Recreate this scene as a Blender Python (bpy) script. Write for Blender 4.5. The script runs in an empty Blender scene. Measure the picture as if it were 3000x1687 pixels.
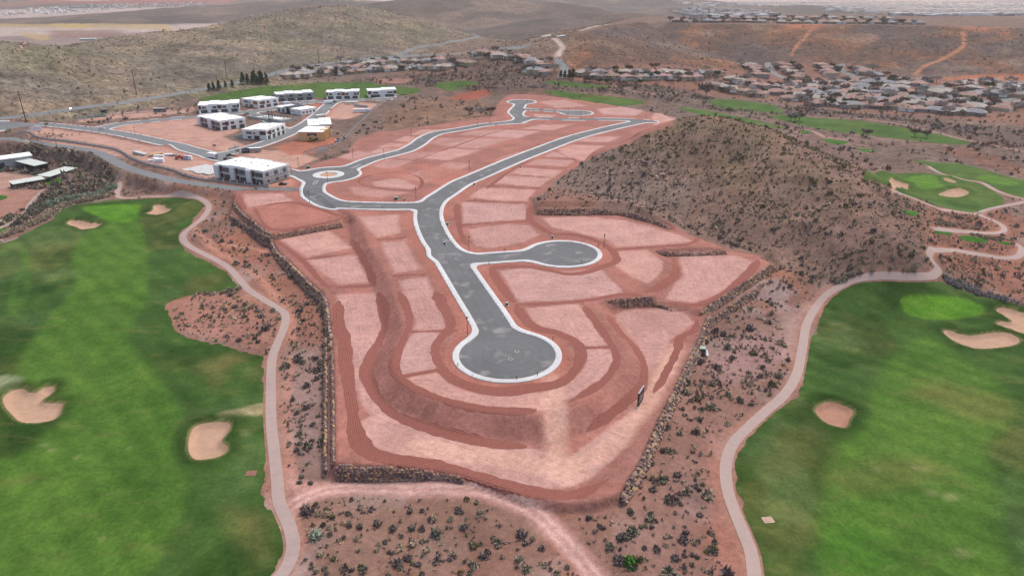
import bpy, bmesh, math, random
import numpy as np
from mathutils import Vector, Matrix

# ------------------------------------------------------------------ camera, sky, sun, exposure
sc = bpy.context.scene
COL = sc.collection
PITCH = math.radians(23.4)
FPX, CX, CY, CAMZ = 1740.0, 1288.0, 724.5, 100.0
cam = bpy.data.cameras.new('camera')
cam.sensor_width = 36.0
cam.lens = 18.0 * FPX / CX
cam.clip_start, cam.clip_end = 1.0, 60000.0
camo = bpy.data.objects.new('camera', cam)
camo.location = (0, 0, CAMZ)
camo.rotation_euler = (math.pi / 2 - PITCH, 0, 0)
COL.objects.link(camo)
sc.camera = camo

SUN_EL, SUN_AZ = math.radians(60), math.radians(40)      # azimuth clockwise from +Y
world = bpy.data.worlds.new('World')
sc.world = world
world.use_nodes = True
wn = world.node_tree.nodes
sky = wn.new('ShaderNodeTexSky')
sky.sky_type = 'NISHITA'
sky.sun_disc = False
sky.sun_elevation = SUN_EL
sky.sun_rotation = SUN_AZ
sky.air_density, sky.dust_density, sky.ozone_density = 1.0, 4.0, 0.6
world.node_tree.links.new(sky.outputs[0], wn['Background'].inputs[0])
wn['Background'].inputs[1].default_value = 0.15
sun = bpy.data.lights.new('sun', 'SUN')
sun.energy, sun.angle, sun.color = 1.5, math.radians(20), (1.0, 0.95, 0.88)
suno = bpy.data.objects.new('sun', sun)
suno.rotation_euler = (math.pi / 2 - SUN_EL, 0, math.pi - SUN_AZ)
COL.objects.link(suno)
sc.view_settings.view_transform = 'Standard'
sc.view_settings.look = 'None'
sc.view_settings.gamma = 1.0
sc.view_settings.exposure = 0.46
sc.cycles.use_denoising = True
sc.cycles.max_bounces = 5
sc.cycles.volume_bounces = 0
sc.cycles.volume_max_steps = 64

# ------------------------------------------------------------------ helpers: colour, noise, distance
rng = np.random.default_rng(7)
random.seed(7)
def S(r, g, b, k=0.74):
    """photo colour 0..255 -> linear base colour"""
    c = np.array([r, g, b], float) / 255.0
    c = np.where(c <= 0.04045, c / 12.92, ((c + 0.055) / 1.055) ** 2.4)
    return c * k
TAB = np.random.default_rng(99).random(65536)
def vnoise(x, y, seed):
    xi, yi = np.floor(x), np.floor(y)
    fx, fy = x - xi, y - yi
    fx, fy = fx * fx * (3 - 2 * fx), fy * fy * (3 - 2 * fy)
    def h(a, b):
        return TAB[(a.astype(np.int64) * 1619 + b.astype(np.int64) * 31337 + seed * 6971) & 65535]
    return (h(xi, yi) * (1 - fx) + h(xi + 1, yi) * fx) * (1 - fy) + (h(xi, yi + 1) * (1 - fx) + h(xi + 1, yi + 1) * fx) * fy
def fbm(P, size, octv=4, seed=0):
    x, y = P[:, 0] / size, P[:, 1] / size
    a, s, t = 1.0, 0.0, 0.0
    for i in range(octv):
        s = s + a * vnoise(x + 13.7 * i, y - 7.3 * i, seed + i)
        t += a
        a *= 0.5
        x, y = x * 2.03 + y * 0.35, y * 2.03 - x * 0.35
    return s / t
def sstep(a, b, x):
    t = np.clip((x - a) / (b - a), 0, 1)
    return t * t * (3 - 2 * t)
def smooth(pts, closed=False, n=6):
    p = np.asarray(pts, float)
    out = []
    m = len(p)
    for i in range(m if closed else m - 1):
        if closed:
            p0, p1, p2, p3 = p[(i - 1) % m], p[i], p[(i + 1) % m], p[(i + 2) % m]
        else:
            p0, p1, p2, p3 = p[max(i - 1, 0)], p[i], p[i + 1], p[min(i + 2, m - 1)]
        for t in np.arange(n) / n:
            out.append(0.5 * (2 * p1 + (p2 - p0) * t + (2 * p0 - 5 * p1 + 4 * p2 - p3) * t * t + (3 * p1 - p0 - 3 * p2 + p3) * t ** 3))
    if not closed:
        out.append(p[-1])
    return np.array(out)
FAR = 1e4
def sd_poly(P, poly, margin=40.0):
    """signed distance to a closed polygon, negative inside"""
    poly = np.asarray(poly, float)[:, :2]
    d = np.full(len(P), FAR)
    lo, hi = poly.min(0) - margin, poly.max(0) + margin
    idx = np.nonzero((P[:, 0] > lo[0]) & (P[:, 0] < hi[0]) & (P[:, 1] > lo[1]) & (P[:, 1] < hi[1]))[0]
    if len(idx) == 0:
        return d
    q = P[idx]
    best = np.full(len(idx), 1e12)
    ins = np.zeros(len(idx), bool)
    for a, b in zip(poly, np.roll(poly, -1, 0)):
        e = b - a
        w = q - a
        t = np.clip((w @ e) / max(e @ e, 1e-9), 0, 1)
        r = w - t[:, None] * e
        best = np.minimum(best, (r * r).sum(1))
        c = (a[1] <= q[:, 1]) != (b[1] <= q[:, 1])
        if abs(e[1]) > 1e-9:
            ins ^= c & (q[:, 0] < a[0] + (q[:, 1] - a[1]) / e[1] * e[0])
    best = np.sqrt(best)
    d[idx] = np.where(ins, -best, best)
    return d
def line_uv(P, pts, margin=30.0):
    """distance to a polyline, signed lateral offset, length along it"""
    pts = np.asarray(pts, float)[:, :2]
    n = len(P)
    D, LAT, AL = np.full(n, FAR), np.zeros(n), np.zeros(n)
    lo, hi = pts.min(0) - margin, pts.max(0) + margin
    sub = np.nonzero((P[:, 0] > lo[0]) & (P[:, 0] < hi[0]) & (P[:, 1] > lo[1]) & (P[:, 1] < hi[1]))[0]
    if len(sub) == 0:
        return D, LAT, AL
    Q = P[sub]
    # a coarse pass first: only points near the line are worth the full test
    far = np.full(len(Q), 1e12)
    step = max(1, len(pts) // 24)
    cs = pts[::step]
    reach = max(np.hypot(*(pts[min(k + step, len(pts) - 1)] - pts[k])) for k in range(0, len(pts), step)) + margin
    for c in np.vstack([cs, pts[-1:]]):
        far = np.minimum(far, (Q[:, 0] - c[0]) ** 2 + (Q[:, 1] - c[1]) ** 2)
    keep = far < (reach * 1.3) ** 2
    sub, Q = sub[keep], Q[keep]
    d, lat, al = np.full(len(Q), FAR), np.zeros(len(Q)), np.zeros(len(Q))
    s0 = 0.0
    for a, b in zip(pts[:-1], pts[1:]):
        e = b - a
        L = math.hypot(*e)
        if L < 1e-6:
            continue
        l2, h2 = np.minimum(a, b) - margin, np.maximum(a, b) + margin
        idx = np.nonzero((Q[:, 0] > l2[0]) & (Q[:, 0] < h2[0]) & (Q[:, 1] > l2[1]) & (Q[:, 1] < h2[1]))[0]
        if len(idx):
            w = Q[idx] - a
            t = np.clip((w @ e) / (L * L), 0, 1)
            r = w - t[:, None] * e
            dd = np.sqrt((r * r).sum(1))
            up = dd < d[idx]
            k = idx[up]
            d[k] = dd[up]
            lat[k] = ((e[0] * w[:, 1] - e[1] * w[:, 0]) / L)[up]
            al[k] = (s0 + t * L)[up]
        s0 += L
    D[sub], LAT[sub], AL[sub] = d, lat, al
    return D, LAT, AL
def rays(px):
    px = np.asarray(px, float)
    x, v = (px[:, 0] - CX) / FPX, (CY - px[:, 1]) / FPX
    c, s = math.cos(PITCH), math.sin(PITCH)
    return np.stack([x, c + v * s, -s + v * c], 1)
def plane(px, z):
    d = rays(px)
    z = np.broadcast_to(np.asarray(z, float), (len(d),))
    t = (z - CAMZ) / np.minimum(d[:, 2], -1e-4)
    return np.stack([d[:, 0] * t, d[:, 1] * t, z], 1)
def at_dist(px, dist):
    """points seen at px whose ground distance from the drone is dist"""
    d = rays(px)
    t = np.asarray(dist, float) / np.hypot(d[:, 0], d[:, 1])
    return np.stack([d[:, 0] * t, d[:, 1] * t, CAMZ + d[:, 2] * t], 1)

# ------------------------------------------------------------------ the ground grid
APEX = 100.0
th = np.radians(np.concatenate([np.arange(-78, -45, 1.5), np.arange(-45, 45.01, 0.14), np.arange(46.5, 79, 1.5)]))
rr = [90.0]
while rr[-1] < 32000:
    rr.append(rr[-1] + 0.78 * max(rr[-1] / 235.0, 0.8) ** 1.42)
rr = np.array(rr)
NR, NC = len(rr), len(th)
GX = rr[:, None] * np.sin(th)[None]
GY = rr[:, None] * np.cos(th)[None] - APEX
P = np.stack([GX.ravel(), GY.ravel()], 1)
def lookup(Zg, x, y):
    r, t = np.hypot(x, y + APEX), np.arctan2(x, y + APEX)
    i = np.clip(np.searchsorted(rr, r) - 1, 0, NR - 2)
    j = np.clip(np.searchsorted(th, t) - 1, 0, NC - 2)
    a = np.clip((r - rr[i]) / (rr[i + 1] - rr[i]), 0, 1)
    b = np.clip((t - th[j]) / (th[j + 1] - th[j]), 0, 1)
    return (Zg[i, j] * (1 - a) + Zg[i + 1, j] * a) * (1 - b) + (Zg[i, j + 1] * (1 - a) + Zg[i + 1, j + 1] * a) * b
TS = 90.0 * 1.0055 ** np.arange(1050)
def unproject(px, Zg):
    d = rays(px)
    out = np.zeros((len(d), 3))
    for k, r in enumerate(d):
        h = math.hypot(r[0], r[1])
        t = TS / h
        x, y, z = r[0] * t, r[1] * t, CAMZ + r[2] * t
        g = lookup(Zg, x, y)
        below = np.nonzero(z < g)[0]
        i = below[0] if len(below) and below[0] > 0 else len(t) - 1
        e0, e1 = z[i - 1] - g[i - 1], g[i] - z[i]
        f = e0 / max(e0 + e1, 1e-9)
        out[k] = (x[i - 1] + (x[i] - x[i - 1]) * f, y[i - 1] + (y[i] - y[i - 1]) * f, 0)
    out[:, 2] = lookup(Zg, out[:, 0], out[:, 1])
    return out

# natural ground level: heights read off the photograph at a few spots (pixel x, pixel y, height)
CTRL = [(300,1000,-8.5),(100,1300,-8.5),(300,600,-9),(450,800,-8),(700,1000,-7.6),(760,1150,-7.3),(840,1230,-7.0),(1000,1300,-6.4),(1160,1215,-4.4),(1300,1280,-4.8),(1450,1300,-5.2),
 (1100,1420,-6.6),(1500,1440,-6.6),(1700,1200,-7.0),(1800,950,-7.0),(1850,1200,-7.8),(2300,1000,-9),(2400,800,-9),(2200,1300,-9),(2150,700,-7),(2330,640,-8),(2400,480,-9),(2500,400,-10),(2300,540,-8),
 (60,430,-13),(60,520,-13),(150,440,-10),(200,480,-11),(350,480,-8),(450,500,-7.6),(580,540,-6.0),(650,640,-7),(760,750,-7.3),(200,350,-1),(350,420,-1.2),(500,380,0),(550,470,-1),(700,300,0),(600,280,0),(850,260,0),(950,255,0),
 (800,400,0),(900,450,0),(1100,400,0),(1300,310,0),(1500,300,0),(1050,275,-3),(1150,250,-7),(1450,240,-8),(800,222,-7),(560,240,-6),(1800,270,-9),(2200,320,-10),(2000,230,-10),(2400,250,-8),(1600,190,-8),(1000,165,-9),
 (300,268,-4),(0,295,-3),(620,205,-6),(1250,110,-11),(1250,180,-9),(1150,215,-8),(1700,230,-9),(1950,170,-6),(2150,170,-4),(2450,205,-4),(400,80,-28),(100,60,-30),(1000,30,-35),(1800,30,-42),(2400,30,-42),(2400,8,-45),(100,8,-20),(1300,8,-45)]
ctl = np.array(CTRL, float)
cw = plane(ctl[:, :2], ctl[:, 2])
def polar(Q):
    return np.stack([np.arctan2(Q[:, 0], Q[:, 1] + APEX) * 1.2, np.log(np.hypot(Q[:, 0], Q[:, 1] + APEX))], 1)
cpol = polar(cw)
ppol = polar(P)
num, den = np.zeros(len(P)), np.zeros(len(P))
for c, z in zip(cpol, ctl[:, 2]):
    w = 1.0 / (((ppol - c) ** 2).sum(1) + 0.0012) ** 1.7
    num += w * z
    den += w
zb = num / den

hills = np.zeros(len(P))
ZB = zb.reshape(NR, NC)
def add_ridge(px, dist, wn, wf, rough=0.0, rs=90.0, seed=3, p=16.0, n=4, lift=0.0):
    """raise a ridge whose crest shows at px, dist metres away; wn / wf: reach of its near and far flank"""
    global hills
    q = smooth(np.column_stack([px, dist]), n=n)
    pts = at_dist(q[:, :2], q[:, 2])
    m = len(pts)
    f = lambda v: np.interp(np.linspace(0, 1, m), np.linspace(0, 1, len(np.atleast_1d(v))), np.atleast_1d(v))
    wn, wf = f(wn), f(wf)
    hh = pts[:, 2] + lift - lookup(ZB, pts[:, 0], pts[:, 1])
    W = max(wn.max(), wf.max()) * 1.1
    lo, hi = pts[:, :2].min(0) - W, pts[:, :2].max(0) + W
    k = np.nonzero((P[:, 0] > lo[0]) & (P[:, 0] < hi[0]) & (P[:, 1] > lo[1]) & (P[:, 1] < hi[1]))[0]
    Q = P[k]
    acc = np.zeros(len(k))
    for c, h, a, b in zip(pts, hh, wn, wf):
        dx, dy = Q[:, 0] - c[0], Q[:, 1] - c[1]
        u = c[:2] / np.hypot(*c[:2])
        g = 1.0 / (1.0 + np.exp(-(dx * u[0] + dy * u[1]) / (0.12 * (a + b))))
        w = a + (b - a) * g
        e = np.exp(-2.3 * (dx * dx + dy * dy) / (w * w))
        acc += (max(h, 0.1) * np.clip((e - 0.1) / 0.9, 0, 1)) ** p
    h = acc ** (1 / p)
    if rough:
        top = max(hh.max(), 1)
        rug = np.sqrt((fbm(Q, rs, 4, seed) - 0.5) ** 2 + 0.002) * 2
        h = h * (1 - rough * (rug - 0.2) * sstep(0.0, 0.4, 1 - h / top))
    hills[k] = np.maximum(hills[k], h)
# the knoll beside the new streets
add_ridge([(1470,430),(1560,380),(1660,330),(1775,291),(1860,305),(1950,340),(2050,392),(2150,470),(2245,575)], [384,402,420,432,424,406,378,340,298], [45,60,88,124,132,128,112,80,40], [28,34,42,66,80,84,80,66,40], 0.45, 45, 3, lift=-4.5)
# long hillside beyond the highway, left
add_ridge([(-500,85),(-150,95),(0,100),(120,113),(210,116),(280,100),(350,88),(450,77),(560,60),(640,55),(700,47),(760,32),(810,22),(856,15),(905,30),(960,47),(1019,62),(1057,84)], [860,900,940,970,1010,1050,1100,1170,1260,1330,1380,1430,1460,1490,1500,1500,1480,1430], [230,240,250,260,280,300,320,360,390,410,430,440,430,400,360,300,200,120], [200,230,260,300,350,300], 0.45, 150, 4, lift=-7)
# second range behind it, eroded badlands, far mesas
add_ridge([(930,52),(1014,15),(1069,3),(1150,1),(1269,5),(1340,12),(1393,25),(1440,42)], [2500,2550,2600,2650,2700,2650,2500,2350], [500,620,680,700,640,560,420,300], [700], 0.6, 200, 5)
add_ridge([(1380,-2),(1430,-8),(1520,-14),(1590,-6),(1640,8),(1670,16)], [4800,4900,5000,5000,4900,4800], [900,1200,1300,1200,900,500], [1500], 0.45, 350, 6)
add_ridge([(1890,28),(1920,18),(2000,17),(2080,18),(2160,27)], [4300,4400,4400,4400,4300], [300,420,420,420,300], [600], 0.1, 300, 8)
add_ridge([(1650,30),(1720,22),(1800,24),(1880,31)], [3300,3400,3400,3300], [250,350,350,250], [500], 0.2, 200, 9)
add_ridge([(260,52),(340,40),(470,24),(560,22),(700,8),(820,2),(930,8)], [3300,3500,3700,3800,4000,4200,4300], [260,500,700,800,1000,1100,900], [900], 0.75, 420, 10)
add_ridge([(-400,2),(-100,0),(100,4),(250,10),(380,2),(520,-4),(700,-6)], [6500,6500,6500,6500,6800,7000,7000], [900,1000,1000,900,1000,1200,1200], [1500], 0.5, 700, 11)
add_ridge([(1385,66),(1400,50),(1420,38),(1500,34),(1600,36)], [1750,2000,2150,2150,2200], [160,260,300,300,260], [350], 0.3, 180, 12)
z = zb + 0
nat = fbm(P, 55, 4, 21) - 0.5
z += nat * 1.6
z = np.maximum(z, zb) * 0 + z
z = z + hills
# the wide mesa on the right with houses on its top
E_TOP = 46.0
mesa = plane([(1458,82),(1500,66),(1600,56),(1750,59),(1900,61),(2100,63),(2300,66),(2576,71),(3100,78),(3100,40),(2576,38),(2200,38),(1900,38),(1700,41),(1600,44)], E_TOP)
sdm = sd_poly(P, mesa, 420)
mrun = 270 * (0.86 + 0.5 * fbm(P, 260, 3, 31))
wm = np.clip(1 - np.maximum(sdm, 0) / mrun, 0, 1)
wm = wm ** 1.9 * (1 + 0.9 * (1 - wm))
z = z * (1 - np.clip(wm, 0, 1)) + (E_TOP + nat * 3) * np.clip(wm, 0, 1)
hillmask = np.clip(hills / 12.0, 0, 1)
# gullies and rock roughness on the hillsides
z += np.maximum(hillmask, wm * (wm < 0.98)) * (np.sqrt((fbm(P, 85, 3, 41) - 0.5) ** 2 + 0.004) * -9 + 1.5) * sstep(450, 900, np.hypot(P[:, 0], P[:, 1]))
z += sstep(0.2, 0.8, hills / 30) * (fbm(P, 14, 3, 44) - 0.5) * 2.2
Z0 = z.reshape(NR, NC).copy()

# ------------------------------------------------------------------ graded benches, terraces, bunkers cut into it
def zone(poly, level, run):
    global z
    d = sd_poly(P, poly, run + 5)
    w = np.clip(1 - np.maximum(d, 0) / run, 0, 1)
    z = z * (1 - w) + level * w
C0 = [(-40,352),(60,322),(110,306),(250,312),(420,290),(620,268),(800,238),(990,236),(1000,262),(960,290),(900,335),(860,380),(790,405),(740,432),(735,470),(600,470),(520,458),(430,440),(300,398),(200,360),(100,345)]
zone(plane(C0, 0.0), 0.0, 14)
D0 = [(735,478),(800,500),(900,545),(1000,570),(1180,640),(1335,505),(1400,452),(1480,403),(1600,352),(1700,312),(1660,285),(1500,258),(1350,238),(1280,238),(1255,262),(1240,290),(1100,318),(1000,340),(940,326),(880,372),(800,412),(735,440)]
zone(plane(D0, 0.0), 0.0, 9)
L1 = [(824,765),(838,870),(842,1000),(844,1166),(1000,1173),(1100,1184),(1165,1197),(1240,1221),(1320,1249),(1420,1267),(1500,1261),(1556,1240),(1606,1160),(1655,1050),(1697,970),(1736,890),(1757,852),(1764,828),(1779,790),(1745,777),(1640,758),(1500,765),(1400,770),(1000,700),(880,560),(858,559),(680,592),(700,632),(760,690),(812,738)]
L1w = plane(L1, -3.5)
TL = plane([(824,850),(824,1186),(852,1186),(850,850)], -5.4)
zone(plane([(1895,638),(1965,636),(2000,668),(1965,695),(1935,655)], -3.0), -3.0, 16)
zone(TL, -5.4, 0.7)
zone(plane([(1962,684),(1776,806),(1740,780),(1935,648)], -4.9), -4.9, 0.8)
zone(L1w, -3.5, 0.8)
L2w = plane([(590,486),(640,478),(740,478),(800,500),(868,545),(858,557),(680,589),(612,533),(590,505)], -1.0)
zone(plane([(579,537),(677,604),(700,600),(620,525),(585,505)], -3.6), -3.6, 0.8)
zone(L2w, -1.0, 0.8)
ZRw = plane([(1650,632),(1830,632),(1900,642),(1944,664),(1758,781),(1640,757),(1560,740)], -2.2)
zone(ZRw, -2.2, 0.8)
CREST = [(905,548),(925,610),(960,670),(985,720),(1003,775),(1012,825),(997,868),(985,910),(1000,950),(1042,985),(1120,1013),(1200,1033),(1300,1042),(1390,1045),(1440,1030),(1520,985),(1565,935),(1578,895),(1565,855),(1530,805),(1494,766)]
zone(np.vstack([smooth(plane(CREST, 0.0), n=4), plane([(1420,700),(1250,560),(1050,530)], 0.0)]), 0.0, 6.2)
zone(plane([(1180,650),(1400,600),(1560,632),(1640,630),(1688,660),(1670,698),(1632,732),(1560,742),(1494,764),(1300,768)], 0.0), 0.0, 4)
zone(plane([(1482,762),(1560,752),(1640,747),(1650,738),(1500,730)], -0.3), -0.3, 0.8)
zone(plane([(1358,519),(1491,518),(1548,520),(1600,533),(1670,552),(1600,512),(1500,488),(1380,486)], 4.4), 4.4, 14)
zone(plane([(1338,515),(1344,531),(1466,530),(1553,529),(1641,550),(1720,580),(1720,575),(1641,542),(1556,521),(1491,519),(1352,520),(1346,505)], 2.3), 2.3, 0.8)
ZQw = plane([(1150,500),(1338,505),(1348,540),(1466,540),(1553,539),(1641,560),(1760,600),(1826,624),(1650,629),(1500,645),(1200,645)], 0.0)
zone(ZQw, 0.0, 0.8)
# the lower-left yard
zone(plane([(-60,470),(-60,560),(30,520),(110,470),(125,430),(40,420),(-60,420)], -13), -13, 10)
# ramp where the haul track climbs the bank
rl = plane([(1385,985),(1395,1030),(1400,1070),(1402,1120),(1405,1160)], [0, 0, -1.6, -3.3, -3.5])
d, lat, al = line_uv(P, rl, 12)
seg = np.concatenate([[0], np.cumsum(np.hypot(*np.diff(rl[:, :2], axis=0).T))])
w = 1 - sstep(1.8, 4.2, d)
z = z * (1 - w) + np.interp(al, seg, rl[:, 2]) * w
def grade(pts, hw, run):
    global z
    p = smooth(unproject(pts, z.reshape(NR, NC)), n=6)
    s_ = np.concatenate([[0], np.cumsum(np.hypot(*np.diff(p[:, :2], axis=0).T))])
    zz = np.convolve(np.pad(p[:, 2], 6, mode='edge'), np.ones(13) / 13, 'valid')
    d, lat, al = line_uv(P, p, hw + run + 5)
    w = 1 - sstep(hw, hw + run, d)
    z = z * (1 - w) + np.interp(al, s_, zz) * w
grade([(-40,347),(0,349),(53,353.6),(107,362),(178,371),(231,380),(267,393),(293,409),(338,428),(429,452),(508,464),(600,476)], 5, 7)
grade([(-80,306),(0,299),(100,287.5),(187,274),(300,260),(425,240),(525,222),(612,206),(674,190),(744,173),(819,162),(894,152)], 9, 12)
# bunkers: hollows with a raised lip behind
def q0(zx, zy, k, ox, oy, pts):
    return [(x * k + ox, y * k + oy) for x, y in pts]
A_ = lambda pts: q0(0, 0, .4665, 0, 772.8, pts)
B_ = lambda pts: q0(0, 0, .25, 0, 463.7, pts)
C_ = lambda pts: q0(0, 0, .4665, 1717.4, 772.8, pts)
D_ = lambda pts: q0(0, 0, .35, 1674.5, 300.5, pts)
BUNKERS = [
 (A_([(15,490),(50,455),(100,438),(135,440),(150,455),(200,455),(240,430),(285,425),(295,440),(270,470),(235,490),(240,512),(330,515),(335,540),(310,590),(240,615),(115,615),(60,570),(25,530)]), 'heart-shaped sand bunker by the left edge of the long fairway'),
 (A_([(1040,650),(1090,625),(1150,616),(1225,618),(1243,640),(1225,680),(1198,710),(1200,728),(1225,745),(1220,775),(1180,800),(1100,815),(1050,815),(1020,780),(1016,720)]), 'kidney-shaped sand bunker close to the cart path bend'),
 (B_([(673,385),(700,365),(750,360),(830,365),(900,385),(985,388),(1010,405),(960,430),(880,445),(810,445),(760,420),(700,405)]), 'long sand bunker in front of the far left green'),
 (B_([(1470,285),(1530,265),(1545,240),(1540,215),(1600,207),(1650,210),(1670,235),(1720,250),(1660,285),(1590,300),(1530,298)]), 'small sand bunker between the left green and the cart path'),
 (C_([(715,550),(760,515),(800,507),(850,520),(918,553),(900,600),(880,642),(840,640),(780,620),(740,590)]), 'reddish five-sided sand bunker alone in the right rough'),
 (C_([(1405,130),(1440,122),(1490,140),(1560,150),(1640,140),(1740,132),(1790,150),(1818,178),(1790,200),(1700,215),(1600,220),(1530,205),(1460,175)]), 'wide sand bunker below the green with the red flag'),
 (C_([(1690,15),(1720,0),(1800,15),(1900,60),(1900,150),(1760,120),(1695,95),(1710,75),(1780,75),(1740,45)]), 'sand bunker cut by the right edge of the picture'),
 (D_([(1610,435),(1640,430),(1700,455),(1745,485),(1660,485),(1620,465)]), 'sand bunker at the left end of the middle green'),
 (D_([(1965,535),(2050,500),(2120,495),(2180,520),(2150,545),(2080,558),(2000,550)]), 'round sand bunker in front of the middle green'),
 (D_([(1995,425),(2030,420),(2095,447),(2060,452),(2020,440)]), 'thin sand bunker behind the middle green')]
BW = [smooth(unproject(b, Z0), True, 4) for b, _ in BUNKERS]
for b in BW:
    sd = sd_poly(P, b, 14)
    z -= 1.3 * sstep(0.5, -1.6, sd)
    c = b[:, :2].mean(0)
    behind = np.clip((P[:, 1] - c[1]) / 8.0, 0, 1)
    z += 0.8 * behind * sstep(0.3, 2.0, sd) * (1 - sstep(3.0, 8.0, sd))
# small mounds of spoil
for px, h, r in (((430,372),2.2,7),((385,392),1.6,6),((1560,300),0,1)):
    c = plane([px], 0.0)[0]
    z += h * np.exp(-((P[:, 0] - c[0]) ** 2 + (P[:, 1] - c[1]) ** 2) / (2 * r * r) * 1.6)
# furrowed skin on the banks
ZG = z.reshape(NR, NC)
G = lambda pts: unproject(pts, ZG)
def gz(x, y):
    return float(lookup(ZG, np.array([x]), np.array([y]))[0])
TRI = None
def grid_tris():
    i = np.arange(NR * NC).reshape(NR, NC)
    a, b, c, d = i[:-1, :-1].ravel(), i[:-1, 1:].ravel(), i[1:, 1:].ravel(), i[1:, :-1].ravel()
    return np.concatenate([np.stack([a, c, b], 1), np.stack([a, d, c], 1)])
TRI = grid_tris()
PZ = np.column_stack([P, z])

# ------------------------------------------------------------------ mesh helpers
def mk_mesh(name, V, T, col=None, smooth_=True, attrs=None):
    me = bpy.data.meshes.new(name)
    V, T = np.ascontiguousarray(V, np.float32), np.ascontiguousarray(T, np.int32)
    me.vertices.add(len(V))
    me.vertices.foreach_set('co', V.ravel())
    n = T.shape[1]
    me.loops.add(T.size)
    me.loops.foreach_set('vertex_index', T.ravel())
    me.polygons.add(len(T))
    me.polygons.foreach_set('loop_start', np.arange(0, T.size, n, dtype=np.int32))
    me.polygons.foreach_set('use_smooth', np.full(len(T), smooth_))
    if col is not None:
        at = me.attributes.new('col', 'FLOAT_COLOR', 'POINT')
        at.data.foreach_set('color', np.column_stack([col, np.ones(len(col))]).astype(np.float32).ravel())
    for k, v in (attrs or {}).items():
        me.attributes.new(k, 'FLOAT', 'POINT').data.foreach_set('value', v.astype(np.float32))
    me.update(calc_edges=True)
    return me
def obj(name, data, mat=None, parent=None, **props):
    o = bpy.data.objects.new(name, data)
    COL.objects.link(o)
    if mat is not None and data is not None and not data.materials:
        data.materials.append(mat)
    if parent is not None:
        o.parent = parent
    for k, v in props.items():
        o[k] = v
    return o
def clip(V, T, f):
    """keep the part of a triangle mesh where f < 0"""
    s = f < 0
    c = s[T].sum(1)
    out = [T[c == 3]]
    ea, eb = [], []
    def edge(a, b):
        ea.append(a)
        eb.append(b)
    t1 = T[c == 1]
    k = np.argmax(s[t1], 1) if len(t1) else np.zeros(0, int)
    r1 = np.stack([t1[np.arange(len(t1)), (k + j) % 3] for j in range(3)], 1) if len(t1) else np.zeros((0, 3), int)
    t2 = T[c == 2]
    k = np.argmin(s[t2], 1) if len(t2) else np.zeros(0, int)
    r2 = np.stack([t2[np.arange(len(t2)), (k + j) % 3] for j in range(3)], 1) if len(t2) else np.zeros((0, 3), int)
    E = np.concatenate([r1[:, [0, 1]], r1[:, [0, 2]], r2[:, [0, 1]], r2[:, [0, 2]]])
    n = len(V)
    if len(E):
        key = np.sort(E, 1)
        u, inv = np.unique(key, axis=0, return_inverse=True)
        inv = inv.ravel()
        fa, fb = f[u[:, 0]], f[u[:, 1]]
        t = (fa / (fa - fb))[:, None]
        nv = V[u[:, 0]] * (1 - t) + V[u[:, 1]] * t
        V = np.vstack([V, nv])
        m1, m2 = len(r1), len(r2)
        i1, i2 = n + inv[:m1], n + inv[m1:2 * m1]
        j1, j2 = n + inv[2 * m1:2 * m1 + m2], n + inv[2 * m1 + m2:]
        out += [np.stack([r1[:, 0], i1, i2], 1), np.stack([j1, r2[:, 1], r2[:, 2]], 1), np.stack([j1, r2[:, 2], j2], 1)]
    T2 = np.concatenate(out)
    used, inv = np.unique(T2, return_inverse=True)
    return V[used], inv.reshape(-1, 3)
def sheet(fs, lift, extra=None):
    """the ground's own triangles cut to where every field in fs is negative, lifted by lift"""
    f = np.max(np.stack(fs), 0) if len(fs) > 1 else fs[0]
    T = TRI[(f[TRI] < 0).any(1)]
    used, inv = np.unique(T, return_inverse=True)
    T = inv.reshape(-1, 3)
    V = PZ[used] if extra is None else np.column_stack([PZ[used], extra[used]])
    F = [g[used] for g in fs]
    k0 = V.shape[1]
    V = np.column_stack([V] + F)
    for q in range(len(F)):
        V, T = clip(V, T, V[:, k0 + q].copy())
    V = V[:, :k0].copy()
    V[:, 2] += lift
    return V, T
def skirt(V, T, depth):
    E = np.concatenate([T[:, [0, 1]], T[:, [1, 2]], T[:, [2, 0]]])
    key = np.sort(E, 1)
    u, first, cnt = np.unique(key, axis=0, return_index=True, return_counts=True)
    b = E[first[cnt == 1]]
    vs, inv = np.unique(b, return_inverse=True)
    inv = inv.reshape(-1, 2)
    n = len(V)
    low = V[vs].copy()
    low[:, 2] -= depth
    lo = n + inv
    q = np.concatenate([np.stack([b[:, 1], b[:, 0], lo[:, 0]], 1), np.stack([b[:, 1], lo[:, 0], lo[:, 1]], 1)])
    return np.vstack([V, low]), np.vstack([T, q])

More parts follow.
